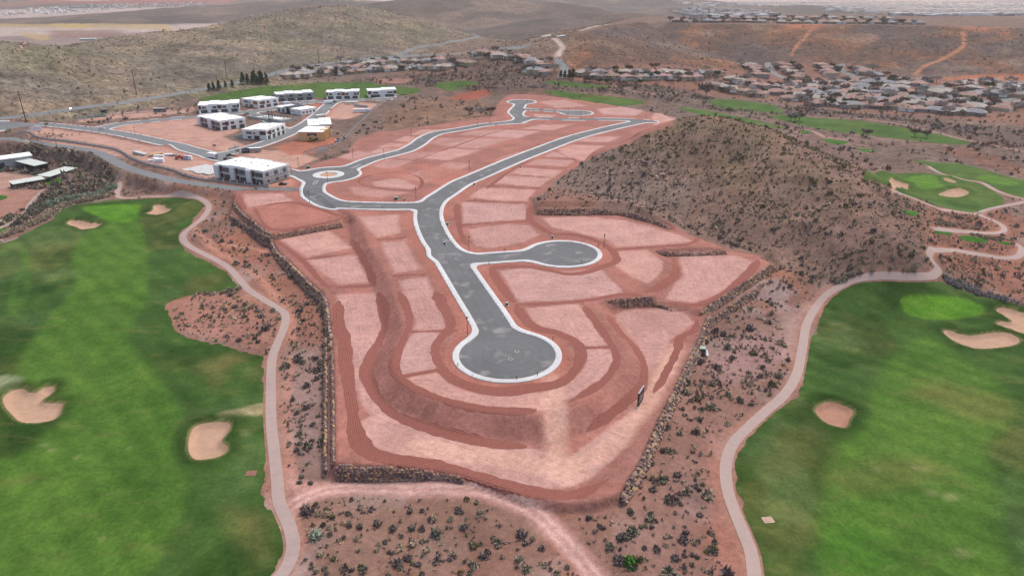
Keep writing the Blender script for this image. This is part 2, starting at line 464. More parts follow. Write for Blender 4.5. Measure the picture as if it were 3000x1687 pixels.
# ------------------------------------------------------------------ materials
def new_mat(name, rough=0.9, spec=0.2):
    m = bpy.data.materials.new(name)
    m.use_nodes = True
    nt = m.node_tree
    b = nt.nodes['Principled BSDF']
    b.inputs['Roughness'].default_value = rough
    b.inputs['Specular IOR Level'].default_value = spec
    return m, nt, b
def node(nt, kind, **kw):
    n = nt.nodes.new(kind)
    for k, v in kw.items():
        if k.startswith('i_'):
            n.inputs[int(k[2:]) if k[2:].isdigit() else k[2:].replace('_', ' ')].default_value = v
        else:
            setattr(n, k, v)
    return n
def math_(nt, op, a, b=None, clamp=False):
    n = nt.nodes.new('ShaderNodeMath')
    n.operation = op
    n.use_clamp = clamp
    for i, v in enumerate((a, b)):
        if v is None:
            continue
        if isinstance(v, (int, float)):
            n.inputs[i].default_value = v
        else:
            nt.links.new(v, n.inputs[i])
    return n.outputs[0]
def noise_(nt, vec, scale, detail=4.0, rough=0.6):
    n = nt.nodes.new('ShaderNodeTexNoise')
    n.inputs['Scale'].default_value = scale
    n.inputs['Detail'].default_value = detail
    n.inputs['Roughness'].default_value = rough
    nt.links.new(vec, n.inputs['Vector'])
    return n.outputs[0]
def ramp_(nt, fac, lo, hi, a=0.0, b=1.0):
    n = nt.nodes.new('ShaderNodeMapRange')
    n.inputs[1].default_value, n.inputs[2].default_value, n.inputs[3].default_value, n.inputs[4].default_value = lo, hi, a, b
    nt.links.new(fac, n.inputs[0])
    return n.outputs[0]
def mixc(nt, fac, a, b, mode='MIX'):
    n = nt.nodes.new('ShaderNodeMix')
    n.data_type = 'RGBA'
    n.blend_type = mode
    n.clamp_factor = True
    for s, v in ((0, fac), (6, a), (7, b)):
        if isinstance(v, (int, float)):
            n.inputs[s].default_value = v
        elif isinstance(v, (tuple, list, np.ndarray)):
            n.inputs[s].default_value = tuple(float(x) for x in v[:3]) + (1.0,)
        else:
            nt.links.new(v, n.inputs[s])
    return n.outputs[2]
def attr_(nt, name, out='Color'):
    n = nt.nodes.new('ShaderNodeAttribute')
    n.attribute_name = name
    return n.outputs[out]
def pos_(nt):
    return nt.nodes.new('ShaderNodeNewGeometry').outputs['Position']
def scaled(nt, vec, s):
    n = nt.nodes.new('ShaderNodeVectorMath')
    n.operation = 'MULTIPLY'
    n.inputs[1].default_value = s
    nt.links.new(vec, n.inputs[0])
    return n.outputs[0]
def bump_(nt, b, height, strength, dist):
    n = nt.nodes.new('ShaderNodeBump')
    n.inputs['Strength'].default_value = strength
    n.inputs['Distance'].default_value = dist
    nt.links.new(height, n.inputs['Height'])
    nt.links.new(n.outputs[0], b.inputs['Normal'])
_plain = {}
def plain(name, rgb, rough=0.8, var=0.12, scale=0.8, metal=0.0, spec=0.3):
    """a painted / cast / woven surface with a little wear"""
    if name in _plain:
        return _plain[name]
    m, nt, b = new_mat(name, rough, spec)
    b.inputs['Metallic'].default_value = metal
    tc = nt.nodes.new('ShaderNodeTexCoord').outputs['Object']
    n = noise_(nt, tc, scale, 5)
    rgb = np.asarray(rgb, float)
    nt.links.new(mixc(nt, ramp_(nt, n, 0.3, 0.7), rgb * (1 - var), np.minimum(rgb * (1 + var), 1)), b.inputs['Base Color'])
    _plain[name] = m
    return m

# bare ground: painted colour field + grain, pebbles and dots of low scrub
m_ground, nt, b = new_mat('desert_ground', 0.95, 0.1)
pos = pos_(nt)
c = attr_(nt, 'col')
br = attr_(nt, 'brush', 'Fac')
n1 = noise_(nt, pos, 0.09, 6, 0.65)
n2 = noise_(nt, pos, 0.7, 6, 0.7)
cx_ = nt.nodes.new('ShaderNodeCombineXYZ')
nt.links.new(attr_(nt, 'lu', 'Fac'), cx_.inputs[0])
nt.links.new(attr_(nt, 'lv', 'Fac'), cx_.inputs[1])
n3 = math_(nt, 'MAXIMUM', noise_(nt, scaled(nt, cx_.outputs[0], (0.09, 1.15, 1.0)), 1.0, 6, 0.75), math_(nt, 'MULTIPLY', noise_(nt, scaled(nt, cx_.outputs[0], (1.0, 0.12, 1.0)), 0.7, 6, 0.75), 0.96))
n6 = noise_(nt, scaled(nt, cx_.outputs[0], (0.05, 1.5, 1.0)), 1.0, 4, 0.6)
n4 = noise_(nt, pos, 2.6, 3, 0.8)
c = mixc(nt, 1.0, c, mixc(nt, ramp_(nt, n4, 0.3, 0.7), (0.82, 0.81, 0.80), (1.2, 1.2, 1.2)), 'MULTIPLY')
c = mixc(nt, 1.0, c, mixc(nt, ramp_(nt, n1, 0.25, 0.75), (0.78, 0.76, 0.75), (1.22, 1.22, 1.22)), 'MULTIPLY')
c = mixc(nt, 1.0, c, mixc(nt, ramp_(nt, n2, 0.25, 0.75), (0.70, 0.69, 0.68), (1.3, 1.3, 1.3)), 'MULTIPLY')
st = math_(nt, 'MULTIPLY', ramp_(nt, n3, 0.54, 0.72), attr_(nt, 'streak', 'Fac'))
c = mixc(nt, math_(nt, 'MULTIPLY', st, 0.8), c, S(226, 190, 180))
n5 = noise_(nt, pos, 0.13, 6, 0.85)
c = mixc(nt, math_(nt, 'MULTIPLY', br, 1.0, True), c, mixc(nt, 1.0, c, mixc(nt, ramp_(nt, n5, 0.36, 0.64), (0.45, 0.45, 0.47), (1.5, 1.48, 1.45)), 'MULTIPLY'))
c = mixc(nt, math_(nt, 'MULTIPLY', ramp_(nt, n6, 0.56, 0.68), math_(nt, 'MULTIPLY', attr_(nt, 'streak', 'Fac'), 0.55)), c, S(164, 108, 96))
n7 = noise_(nt, pos, 0.022, 7, 0.75)
c = mixc(nt, math_(nt, 'MULTIPLY', br, 1.0, True), c, mixc(nt, 1.0, c, mixc(nt, ramp_(nt, n7, 0.36, 0.64), (0.66, 0.66, 0.68), (1.32, 1.31, 1.28)), 'MULTIPLY'))
dots = noise_(nt, pos, 0.24, 3, 0.75)
fine = noise_(nt, pos, 0.9, 2, 0.6)
dm = math_(nt, 'MULTIPLY', ramp_(nt, math_(nt, 'ADD', math_(nt, 'MULTIPLY', dots, 0.6), math_(nt, 'MULTIPLY', fine, 0.4)), 0.50, 0.58), br, True)
c = mixc(nt, dm, c, mixc(nt, ramp_(nt, n1, 0.4, 0.6), S(70, 64, 50), S(72, 62, 64)))
nt.links.new(c, b.inputs['Base Color'])
bump_(nt, b, math_(nt, 'ADD', n2, math_(nt, 'MULTIPLY', n4, 0.5)), 0.6, 0.35)

m_grass, nt, b = new_mat('mown_grass', 0.95, 0.08)
pos = pos_(nt)
c = attr_(nt, 'col')
n1 = noise_(nt, pos, 0.06, 6, 0.62)
n2 = noise_(nt, pos, 1.1, 5, 0.75)
n3 = noise_(nt, scaled(nt, pos, (0.35, 1.0, 1.0)), 0.3, 4, 0.6)
c = mixc(nt, 1.0, c, mixc(nt, ramp_(nt, n1, 0.28, 0.72), (0.60, 0.70, 0.68), (1.34, 1.22, 1.28)), 'MULTIPLY')
c = mixc(nt, 1.0, c, mixc(nt, ramp_(nt, n2, 0.25, 0.75), (0.62, 0.67, 0.64), (1.36, 1.3, 1.32)), 'MULTIPLY')
c = mixc(nt, ramp_(nt, n3, 0.56, 0.78, 0, 0.5), c, S(116, 112, 66))
n8 = noise_(nt, pos, 0.32, 5, 0.8)
c = mixc(nt, 1.0, c, mixc(nt, ramp_(nt, n8, 0.3, 0.7), (0.76, 0.8, 0.78), (1.24, 1.2, 1.22)), 'MULTIPLY')
mw = nt.nodes.new('ShaderNodeTexWave')
mw.inputs['Scale'].default_value = 0.055
mw.inputs['Distortion'].default_value = 3.5
mw.inputs['Detail Scale'].default_value = 0.4
mw.bands_direction = 'DIAGONAL'
nt.links.new(pos, mw.inputs[0])
c = mixc(nt, 1.0, c, mixc(nt, mw.outputs['Fac'], (0.9, 0.92, 0.9), (1.08, 1.07, 1.08)), 'MULTIPLY')
nt.links.new(c, b.inputs['Base Color'])
bump_(nt, b, n2, 0.5, 0.25)

m_sand, nt, b = new_mat('raked_sand', 0.95, 0.05)
pos = pos_(nt)
wv = nt.nodes.new('ShaderNodeTexWave')
wv.wave_type = 'RINGS'
wv.inputs['Scale'].default_value = 0.5
wv.inputs['Distortion'].default_value = 5.0
nt.links.new(pos, wv.inputs[0])
n2 = noise_(nt, pos, 0.5, 5)
c = mixc(nt, math_(nt, 'MULTIPLY', wv.outputs['Fac'], 0.35), attr_(nt, 'col'), S(200, 166, 142))
c = mixc(nt, 1.0, c, mixc(nt, ramp_(nt, n2, 0.3, 0.7), (0.88, 0.87, 0.86), (1.1, 1.1, 1.1)), 'MULTIPLY')
nt.links.new(c, b.inputs['Base Color'])

def paved(name, rgb, crack, spots, joint=0.0, hue=None):
    m, nt, b = new_mat(name, 0.85, 0.25)
    pos = pos_(nt)
    n1 = noise_(nt, pos, 0.05, 5, 0.6)
    n2 = noise_(nt, pos, 0.9, 5, 0.7)
    rgb = np.asarray(rgb)
    c = mixc(nt, ramp_(nt, n1, 0.3, 0.7), rgb * 0.88, rgb * 1.12)
    c = mixc(nt, 1.0, c, mixc(nt, ramp_(nt, n2, 0.3, 0.7), (0.92,) * 3, (1.08,) * 3), 'MULTIPLY')
    lat, al = attr_(nt, 'lat', 'Fac'), attr_(nt, 'along', 'Fac')
    if crack:      # tyre-polished lanes
        w = math_(nt, 'ABSOLUTE', math_(nt, 'SINE', math_(nt, 'MULTIPLY', lat, 1.15)))
        c = mixc(nt, math_(nt, 'MULTIPLY', ramp_(nt, w, 0.75, 1.0), 0.16), c, rgb * 0.62)
    if spots:
        n3 = noise_(nt, pos, 0.16, 2, 0.5)
        c = mixc(nt, ramp_(nt, n3, 0.57, 0.74, 0, 0.45), c, S(188, 180, 174))
    if joint:
        fr = math_(nt, 'FRACT', math_(nt, 'DIVIDE', al, joint))
        c = mixc(nt, math_(nt, 'MULTIPLY', math_(nt, 'LESS_THAN', fr, 0.07), 0.18), c, rgb * 0.5)
    if hue is not None:
        c = mixc(nt, ramp_(nt, n1, 0.45, 0.7, 0, 0.6), c, hue)
    nt.links.new(c, b.inputs['Base Color'])
    bump_(nt, b, n2, 0.2, 0.05)
    return m
m_asphalt = paved('new_asphalt', S(112, 113, 114), True, True)
m_asphalt_old = paved('worn_asphalt', S(128, 130, 130), True, False)
m_kerb = paved('kerb_concrete', S(214, 213, 212), False, False, 3.0)
m_path = paved('cart_path_concrete', S(180, 158, 150), False, False, 3.2, S(172, 146, 134))

m_furrow, nt, b = new_mat('combed_soil', 0.95, 0.1)
pos = pos_(nt)
lat, al = attr_(nt, 'lat', 'Fac'), attr_(nt, 'along', 'Fac')
n1 = noise_(nt, pos, 0.12, 5, 0.6)
n2 = noise_(nt, pos, 0.9, 5, 0.7)
wob = math_(nt, 'ADD', lat, math_(nt, 'MULTIPLY', n1, 1.2))
sn = math_(nt, 'SINE', math_(nt, 'MULTIPLY', wob, 11.5))
c = attr_(nt, 'col')
c = mixc(nt, ramp_(nt, math_(nt, 'MULTIPLY', sn, n1), 0.02, 0.5, 0, 0.38), c, S(122, 70, 60))
c = mixc(nt, 1.0, c, mixc(nt, ramp_(nt, n2, 0.25, 0.75), (0.85, 0.84, 0.83), (1.16, 1.16, 1.16)), 'MULTIPLY')
nt.links.new(c, b.inputs['Base Color'])
bump_(nt, b, math_(nt, 'ADD', sn, n2), 0.4, 0.15)

# ------------------------------------------------------------------ colour field of the ground
dist = np.hypot(P[:, 0], P[:, 1])
nz1, nz2, nz3 = fbm(P, 38, 5, 51), fbm(P, 14, 4, 52), fbm(P, 150, 4, 53)
col = np.zeros((len(P), 3))
brush = np.zeros(len(P))
streak = np.zeros(len(P))
def lay(mask, c):
    global col
    col = col * (1 - mask[:, None]) + np.asarray(c) * mask[:, None]
col[:] = S(146, 109, 95)
lay(sstep(0.46, 0.62, nz1) * 0.8, S(158, 108, 88))
lay(sstep(0.55, 0.70, nz2) * 0.75, S(167, 146, 140))
lay(sstep(0.52, 0.66, fbm(P, 24, 4, 57)) * 0.6, S(124, 99, 90))
def area(pts, c, soft=6.0, amount=1.0, rag=0.0, world=False, bsh=None):
    poly = np.asarray(pts) if world else G(pts)
    sd = sd_poly(P, poly, soft + rag + 10)
    if rag:
        sd = sd + (nz2 - 0.5) * 2 * rag
    m = sstep(soft, -soft, sd) * amount
    lay(m, c)
    if bsh is not None:
        brush[:] = brush * (1 - m) + bsh * m
    return m
def stripe(pts, c, w, soft=0.8, amount=1.0, rag=0.0):
    p = smooth(G(pts), n=5)
    d, lat, al = line_uv(P, p, w + soft + 4)
    m = sstep(w + soft, w - soft, d + (nz2 - 0.5) * 2 * rag) * amount
    lay(m, c)
    brush[:] *= 1 - m
    return m
# mid and far country
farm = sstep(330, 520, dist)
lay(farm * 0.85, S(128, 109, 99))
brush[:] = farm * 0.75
hm = sstep(0.12, 0.4, hillmask)
B_hill = hm * (dist > 560) * (P[:, 0] < 80)
lay(B_hill, S(130, 125, 102))
lay(B_hill * sstep(0.42, 0.6, nz3), S(142, 131, 112))
lay(B_hill * sstep(0.5, 0.62, fbm(P, 90, 4, 58)) * 0.7, S(122, 114, 106))
area([(-60,200),(0,190),(120,205),(300,215),(420,205),(430,230),(300,262),(150,280),(0,292),(-60,290)], S(116, 111, 104), 30, 0.7, 20)
area([(0,255),(120,262),(300,245),(420,230),(560,212),(640,192),(650,200),(560,222),(420,240),(300,258),(150,280),(0,290)], S(172, 150, 124), 8, 0.6, 8)
crest = sstep(0.62, 0.85, hills / 60) * (P[:, 0] < 0)
lay(crest * sstep(0.45, 0.6, fbm(P, 20, 4, 59)) * 0.45, S(140, 128, 114))
brush[B_hill > 0.5] = 0.85
mm = sstep(0.03, 0.2, wm) * (wm < 0.995)
lay(mm, S(120, 91, 76))
lay(mm * sstep(0.44, 0.6, nz3), S(108, 92, 88))
lay(mm * sstep(0.5, 0.62, fbm(P, 70, 4, 60)) * 0.85, S(150, 104, 76))
lay(mm * sstep(0.54, 0.66, fbm(P, 120, 4, 66)) * 0.75, S(96, 86, 86))
brush[mm > 0.3] = 1.0
top = (wm >= 0.985)
lay(top * 0.9, S(132, 107, 95))
brush[top] = 0.6
area([(1980,62),(2060,60),(2060,76),(1960,78)], S(188, 122, 86), 20, 0.8, 15, bsh=0.5)
area([(2420,68),(2540,70),(2530,82),(2440,80)], S(188, 122, 86), 14, 0.8, 12, bsh=0.4)
area([(2100,110),(2180,90),(2200,98),(2130,140)], S(181, 123, 93), 18, 0.6, 12)
area([(2340,200),(2440,190),(2600,186),(2600,206),(2440,206)], S(186, 115, 81), 6, 0.95, 4, bsh=0.3)
stripe([(2040,78),(2020,100),(2000,122),(1990,142)], S(188, 129, 95), 3, 2, 0.9)
stripe([(2422,82),(2425,105),(2418,122),(2380,145),(2330,165),(2302,188)], S(190, 132, 97), 3, 2, 0.9)
A_hill = hm * (dist < 560) * (P[:, 0] > 20)
lay(A_hill, S(138, 112, 99))
lay(A_hill * sstep(8, 24, hills) * 0.55, S(128, 110, 86))
lay(A_hill * sstep(0.5, 0.62, nz2) * 0.6, S(146, 118, 104))
brush[A_hill > 0.3] = 0.35
area([(1460,395),(1560,400),(1700,415),(1760,470),(1700,540),(1560,520),(1420,480),(1390,470)], S(154, 134, 124), 10, 0.55, 14)
area([(2000,310),(2100,345),(2200,420),(2250,480),(2330,560),(2330,680),(2200,690),(2050,640),(2100,560),(2080,470),(1980,380)], S(132, 104, 95), 14, 0.6, 12)
# relief shading painted into the hillside colour: scrub-dark drainage lines, paler between
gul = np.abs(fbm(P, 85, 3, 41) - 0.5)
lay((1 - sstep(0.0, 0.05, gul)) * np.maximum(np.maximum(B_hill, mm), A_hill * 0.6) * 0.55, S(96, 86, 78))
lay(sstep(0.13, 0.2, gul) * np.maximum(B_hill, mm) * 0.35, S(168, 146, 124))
# flats far away
fh = hm * (dist > 1600) * 0.9
lay(fh, S(110, 97, 90))
lay(fh * sstep(0.45, 0.6, fbm(P, 320, 4, 63)) * 0.7, S(80, 74, 74))
lay(fh * sstep(0.52, 0.66, fbm(P, 190, 4, 64)) * 0.6, S(156, 134, 118))
brush[fh > 0.4] = 0.9
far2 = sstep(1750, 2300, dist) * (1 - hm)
lay(far2, S(198, 180, 172))  # haze brightness put into the pale colour of the far flats
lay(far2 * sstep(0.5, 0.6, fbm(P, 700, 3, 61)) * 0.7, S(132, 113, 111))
area([(-60,60),(120,62),(230,60),(420,62),(560,66),(560,72),(400,74),(240,72),(60,70),(-60,68)], S(181, 157, 115), 12, 0.9, 10, bsh=0.1)
area([(120,60),(225,60),(235,73),(150,72)], S(188, 161, 109), 6, 0.9, 0, bsh=0.1)
area([(40,80),(120,88),(130,100),(100,104),(60,92)], S(181, 157, 111), 10, 0.8, 8, bsh=0.1)
area([(120,78),(300,76),(320,90),(200,98),(130,92)], S(151, 113, 100), 20, 0.7, 10)
area([(60,4),(300,0),(600,2),(560,12),(300,12),(100,10)], S(156, 92, 82), 80, 0.9, 60, bsh=0.1)
area([(0,8),(90,8),(80,16),(0,18)], S(181, 122, 93), 40, 0.6, 30)
area([(1090,130),(1110,88),(1400,80),(1420,100),(1410,150),(1300,165),(1180,140)], S(140, 120, 104), 25, 0.8, 20)
area([(1060,132),(1180,128),(1290,118),(1290,130),(1180,142)], S(167, 136, 106), 8, 0.7, 10)
# river brush and yards
RIV = [(680,230),(900,200),(1100,185),(1250,160),(1330,175),(1380,200),(1700,225),(1900,262),(2200,292),(2600,330),(2600,395),(2450,372),(2300,335),(2100,305),(1900,290),(1700,262),(1560,240),(1330,225),(1230,235),(1080,218),(900,212)]
area(RIV, S(117, 99, 91), 8, 0.85, 10, bsh=0.9)
area([(1000,275),(1080,248),(1180,235),(1260,262),(1250,285),(1130,312),(1010,330),(945,322)], S(140, 109, 90), 8, 0.9, 6, bsh=0.7)
area([(1150,235),(1230,222),(1235,240),(1190,252),(1130,250)], S(163, 90, 73), 4, 0.9, 3, bsh=0.1)
area([(930,200),(1040,198),(1020,210),(950,211)], S(176, 132, 115), 4, 0.8, 3, bsh=0.2)
area([(1420,180),(1800,175),(1960,155),(2150,165),(2300,200),(2600,210),(2600,320),(2350,292),(2150,285),(1950,255),(1720,225),(1420,205)], S(147, 107, 91), 8, 0.85, 6, bsh=0.25)
area([(690,200),(860,155),(1150,138),(1300,128),(1420,150),(1420,195),(1300,180),(1180,175),(900,195),(740,205)], S(132, 109, 100), 10, 0.7, 8, bsh=0.5)
area([(2290,480),(2470,470),(2576,560),(2576,720),(2420,700),(2330,640)], S(147, 99, 81), 8, 0.75, 8)
area([(2350,372),(2440,372),(2576,420),(2576,440),(2480,420)], S(139, 95, 79), 6, 0.7, 6)
# slopes by the left road and yard
area([(0,365),(60,368),(150,378),(240,395),(290,440),(270,480),(130,500),(60,560),(0,590),(-60,600),(-60,365)], S(124, 104, 95), 6, 0.9, 4, bsh=0.5)
area([(-60,430),(0,432),(40,440),(95,445),(110,462),(0,480),(-60,490)], S(181, 145, 129), 3, 0.95, 2, bsh=0.0)
area([(-60,490),(0,478),(105,475),(100,490),(70,520),(55,545),(0,575),(-60,590)], S(172, 129, 113), 3, 0.9, 3, bsh=0.0)
area([(530,640),(560,580),(640,620),(720,690),(800,760),(815,900),(740,830),(690,740),(600,690)], S(163, 109, 90), 6, 0.55, 8)
area([(412,772),(500,740),(640,740),(690,790),(680,850),(640,880),(560,868),(448,838)], S(168, 122, 106), 3, 0.85, 3)
area([(735,880),(815,870),(822,1180),(760,1160),(700,1100),(700,950)], S(158, 132, 126), 5, 0.7, 6)
area([(780,1250),(1000,1240),(1200,1245),(1330,1300),(1420,1449),(1450,1560),(760,1560),(760,1300)], S(144, 113, 99), 6, 0.85, 6)
area([(1200,1380),(1300,1400),(1330,1500),(1100,1560),(1000,1449)], S(146, 104, 88), 6, 0.5, 8)
area([(1640,1080),(1760,900),(1870,860),(1960,900),(1930,980),(1850,1060),(1790,1160),(1780,1300),(1850,1449),(1700,1560),(1560,1500),(1450,1350),(1560,1290)], S(146, 111, 99), 6, 0.85, 6)
area([(1790,1100),(1830,1080),(1820,1200),(1850,1300),(1890,1449),(1800,1449),(1760,1300),(1780,1180)], S(167, 116, 100), 4, 0.85, 3)
area([(1770,860),(1960,820),(2000,860),(1960,930),(1830,960),(1760,940)], S(163, 132, 129), 6, 0.6, 8)
area([(1960,800),(2070,720),(2120,700),(2060,760),(2020,830),(2005,900),(1980,900)], S(176, 143, 133), 4, 0.8, 4, bsh=0)
# the building site: red fill, pale scraped lots
DEV = [(579,540),(588,483),(730,477),(740,440),(790,412),(860,395),(900,350),(960,330),(1060,320),(1240,290),(1255,255),(1290,238),(1350,240),(1500,258),(1640,285),(1700,300),(1690,318),(1600,352),(1480,402),(1400,450),(1342,505),(1345,541),(1553,540),(1641,562),(1765,602),(1830,628),(1950,660),(1776,795),(1740,880),(1620,1130),(1568,1262),(1500,1275),(1420,1280),(1320,1262),(1240,1232),(1160,1205),(1000,1200),(830,1200),(824,760),(700,640)]
RED, PALE, PINK, DKR = S(160, 111, 100), S(196, 153, 143), S(190, 145, 135), S(148, 84, 74)
DEVW = G(DEV)
area(DEVW, RED, 1.5, 1.0, 0.8, world=True, bsh=0.0)
streak += 0.25 * sstep(1, -2, sd_poly(P, DEVW))
lay(sstep(0.45, 0.65, nz2) * sstep(1, -2, sd_poly(P, DEVW)) * 0.5, S(186, 124, 110))
# the banks keep their redder soil
LOTS = [
 [(848,740),(950,732),(968,800),(966,840),(945,872),(918,938),(930,980),(958,1012),(985,1040),(935,1045),(905,1020),(885,940),(878,880),(870,850),(850,800)],
 [(935,1045),(1000,1040),(1100,1078),(1200,1104),(1300,1124),(1390,1135),(1420,1150),(1470,1120),(1540,1065),(1610,1015),(1625,1030),(1600,1075),(1570,1120),(1530,1165),(1480,1205),(1420,1225),(1340,1225),(1250,1205),(1150,1170),(1050,1160),(960,1145),(915,1110),(905,1060)],
 [(1015,730),(1085,730),(1127,830),(1040,830),(1045,810)],
 [(1040,838),(1120,836),(1100,855),(1088,875),(1090,900),(1098,925),(1010,942),(1000,920),(1003,895),(1020,865)],
 [(1020,952),(1098,937),(1115,950),(1150,975),(1200,988),(1290,992),(1350,985),(1380,1005),(1400,1030),(1330,1035),(1250,1030),(1150,1015),(1070,985)],
 [(1473,880),(1535,877),(1545,910),(1528,945),(1493,970),(1438,1002),(1395,1012),(1373,985),(1413,970),(1460,937),(1478,905)],
 [(1323,776),(1453,765),(1463,775),(1528,867),(1473,870),(1438,845),(1350,822),(1335,795)],
 [(1550,792),(1575,780),(1675,777),(1725,787),(1745,812),(1713,840),(1688,855),(1675,885),(1638,925),(1623,947),(1613,900),(1583,855),(1550,812)],
 [(1258,682),(1328,671),(1403,684),(1511,677),(1566,734),(1466,752),(1306,759),(1291,734)],
 [(1558,632),(1628,628),(1666,657),(1663,682),(1631,712),(1591,699),(1538,662)],
 [(1709,636),(1779,636),(1856,643),(1898,661),(1870,692),(1814,738),(1744,762),(1674,752),(1702,713),(1720,692)],
 [(1368,549),(1466,544),(1566,554),(1641,572),(1716,594),(1743,607),(1716,612),(1553,622),(1528,604),(1441,582),(1391,572)],
 [(1176,577),(1278,564),(1331,567),(1356,592),(1316,609),(1236,624),(1196,619)],
 [(1163,509),(1323,514),(1323,552),(1166,562)],[(1176,497),(1216,472),(1346,479),(1328,507),(1241,504)],
 [(1241,461),(1271,442),(1388,448),(1356,471)],[(1286,437),(1306,422),(1416,429),(1393,447)],
 [(1325,414),(1350,400),(1445,404),(1425,420)],[(1368,394),(1390,381),(1475,385),(1455,398)],[(1400,377),(1425,365),(1520,367),(1500,379)],[(1450,356),(1480,344),(1560,345),(1530,358)],
 [(1050,397),(1130,374),(1210,378),(1130,404)],[(1110,367),(1190,347),(1290,350),(1200,374)],[(1200,342),(1260,327),(1360,330),(1300,349)],[(1310,324),(1360,314),(1440,314),(1390,328)],
 [(935,459),(983,449),(1020,454),(1053,472),(1033,476),(945,469)],
 [(898,547),(1003,540),(1006,587),(948,599)],[(956,610),(1018,605),(1056,677),(996,687)],[(1005,705),(1071,698),(1085,728),(1015,728)],
 [(706,602),(828,580),(886,625),(771,647)],[(773,655),(903,635),(928,710),(853,716),(796,677)],
 [(613,489),(708,487),(733,505),(621,522)],
 [(850,395),(900,380),(960,392),(900,408)],[(930,385),(960,372),(1030,378),(1000,392)],[(950,370),(980,360),(1050,362),(1030,372)],[(990,355),(1020,343),(1090,348),(1060,360)],[(1030,340),(1060,328),(1110,326),(1090,338)],
 [(1350,256),(1420,252),(1480,268),(1400,272)],[(1500,274),(1560,270),(1640,280),(1600,292),(1520,290)],[(1340,287),(1400,290),(1380,297),(1345,294)],[(1260,305),(1310,303),(1330,312),(1270,316)],[(1645,286),(1700,296),(1690,304),(1640,298)],
 [(985,397),(1045,380),(1110,385),(1050,403)],[(925,418),(980,400),(1040,406),(985,426)],[(1065,432),(1130,407),(1190,412),(1130,440)],[(1000,446),(1060,430),(1115,442),(1070,460)],[(880,470),(930,476),(1030,484),(960,500),(890,490)],[(1060,362),(1110,347),(1180,349),(1120,366)],[(1150,340),(1200,327),(1270,327),(1220,343)],[(1240,404),(1300,382),(1345,384),(1290,408)]]
LU, LV = P[:, 0] * 0.9 + P[:, 1] * 0.43, P[:, 1] * 0.9 - P[:, 0] * 0.43
for i, l in enumerate(LOTS):
    wl = G(l)[:, :2]
    ed = np.roll(wl, -1, 0) - wl
    ed = ed[np.argmax(np.hypot(ed[:, 0], ed[:, 1]))]
    ed = ed / np.hypot(*ed)
    inl = sd_poly(P, wl, 8) < 2.5
    LU[inl], LV[inl] = P[inl] @ ed, P[inl] @ np.array([-ed[1], ed[0]])
    tint = (PALE, S(199, 156, 145), S(190, 147, 138), S(194, 154, 147), S(200, 154, 142), PINK)[(i * 7 + i // 5) % 6]
    m = area(l, tint, 0.6 if i < 16 else 1.2, 0.93 if i < 42 else 0.6, 0.8)
    streak[:] = np.maximum(streak, m * 0.85)
for l in ([(638,525),(738,512),(856,537),(858,547),(733,575),(678,575)], [(900,430),(1010,420),(1060,450),(960,448)], [(1060,410),(1180,432),(1120,470),(1060,450)]):
    area(l, S(182, 120, 106), 2, 0.7, 1.2)
for l, w in (([(1385,950),(1393,1000),(1400,1050),(1398,1100),(1405,1150),(1410,1190)], 3.0), ([(1705,872),(1668,940),(1630,1005),(1590,1060),(1530,1125),(1450,1170),(1390,1185)], 2.6), ([(1400,1180),(1300,1160),(1180,1140),(1050,1120)], 3.0)):
    stripe(l, S(214, 170, 152), w, 1.6, 0.8, 1.0)
# rain rills down the banks
cr = smooth(plane(CREST, 0.0), n=4)
d, lat, al = line_uv(P, cr, 10)
bank = (d < 8) & (z < -0.15) & (z > -3.45) & (sd_poly(P, L1w, 5) < 0) & (line_uv(P, rl, 10)[0] > 3.6)
ril = vnoise(al * 0.31, d * 0.05, 5) * 0.5 + vnoise(al * 1.3, d * 0.08, 6) * 0.5
lay(bank * 0.5, S(164, 112, 102))
lay(bank * sstep(0.6, 0.75, ril) * 0.3, S(126, 80, 70))
lay(bank * sstep(0.42, 0.3, ril) * 0.25, S(180, 128, 117))
# condo lots
SITE = S(200, 158, 142)
for l in ([(60,330),(110,322),(250,340),(420,372),(540,402),(560,440),(540,458),(420,432),(300,395),(210,378),(100,352),(80,345)], [(262,332),(300,318),(420,302),(560,292),(600,330),(560,345),(640,372),(580,382),(520,380),(400,352)],
          [(200,308),(300,298),(480,284),(490,270),(300,283),(190,298)], [(850,262),(900,258),(960,262),(940,275),(880,300),(800,300)], [(590,390),(660,378),(740,380),(800,400),(740,425),(640,402)]):
    area(l, SITE, 2, 0.9, 1.2, bsh=0.1)
area([(690,370),(750,352),(850,345),(850,360),(790,385),(730,392)], S(178, 112, 90), 1.5, 0.85, 1.5, bsh=0)
area([(530,470),(600,472),(740,472),(735,448),(700,460),(640,470)], S(190, 140, 124), 1.5, 0.9, 1.0, bsh=0)
area([(785,262),(820,262),(830,272),(790,275)], S(182, 112, 92), 1.2, 0.9, 0.5, bsh=0)
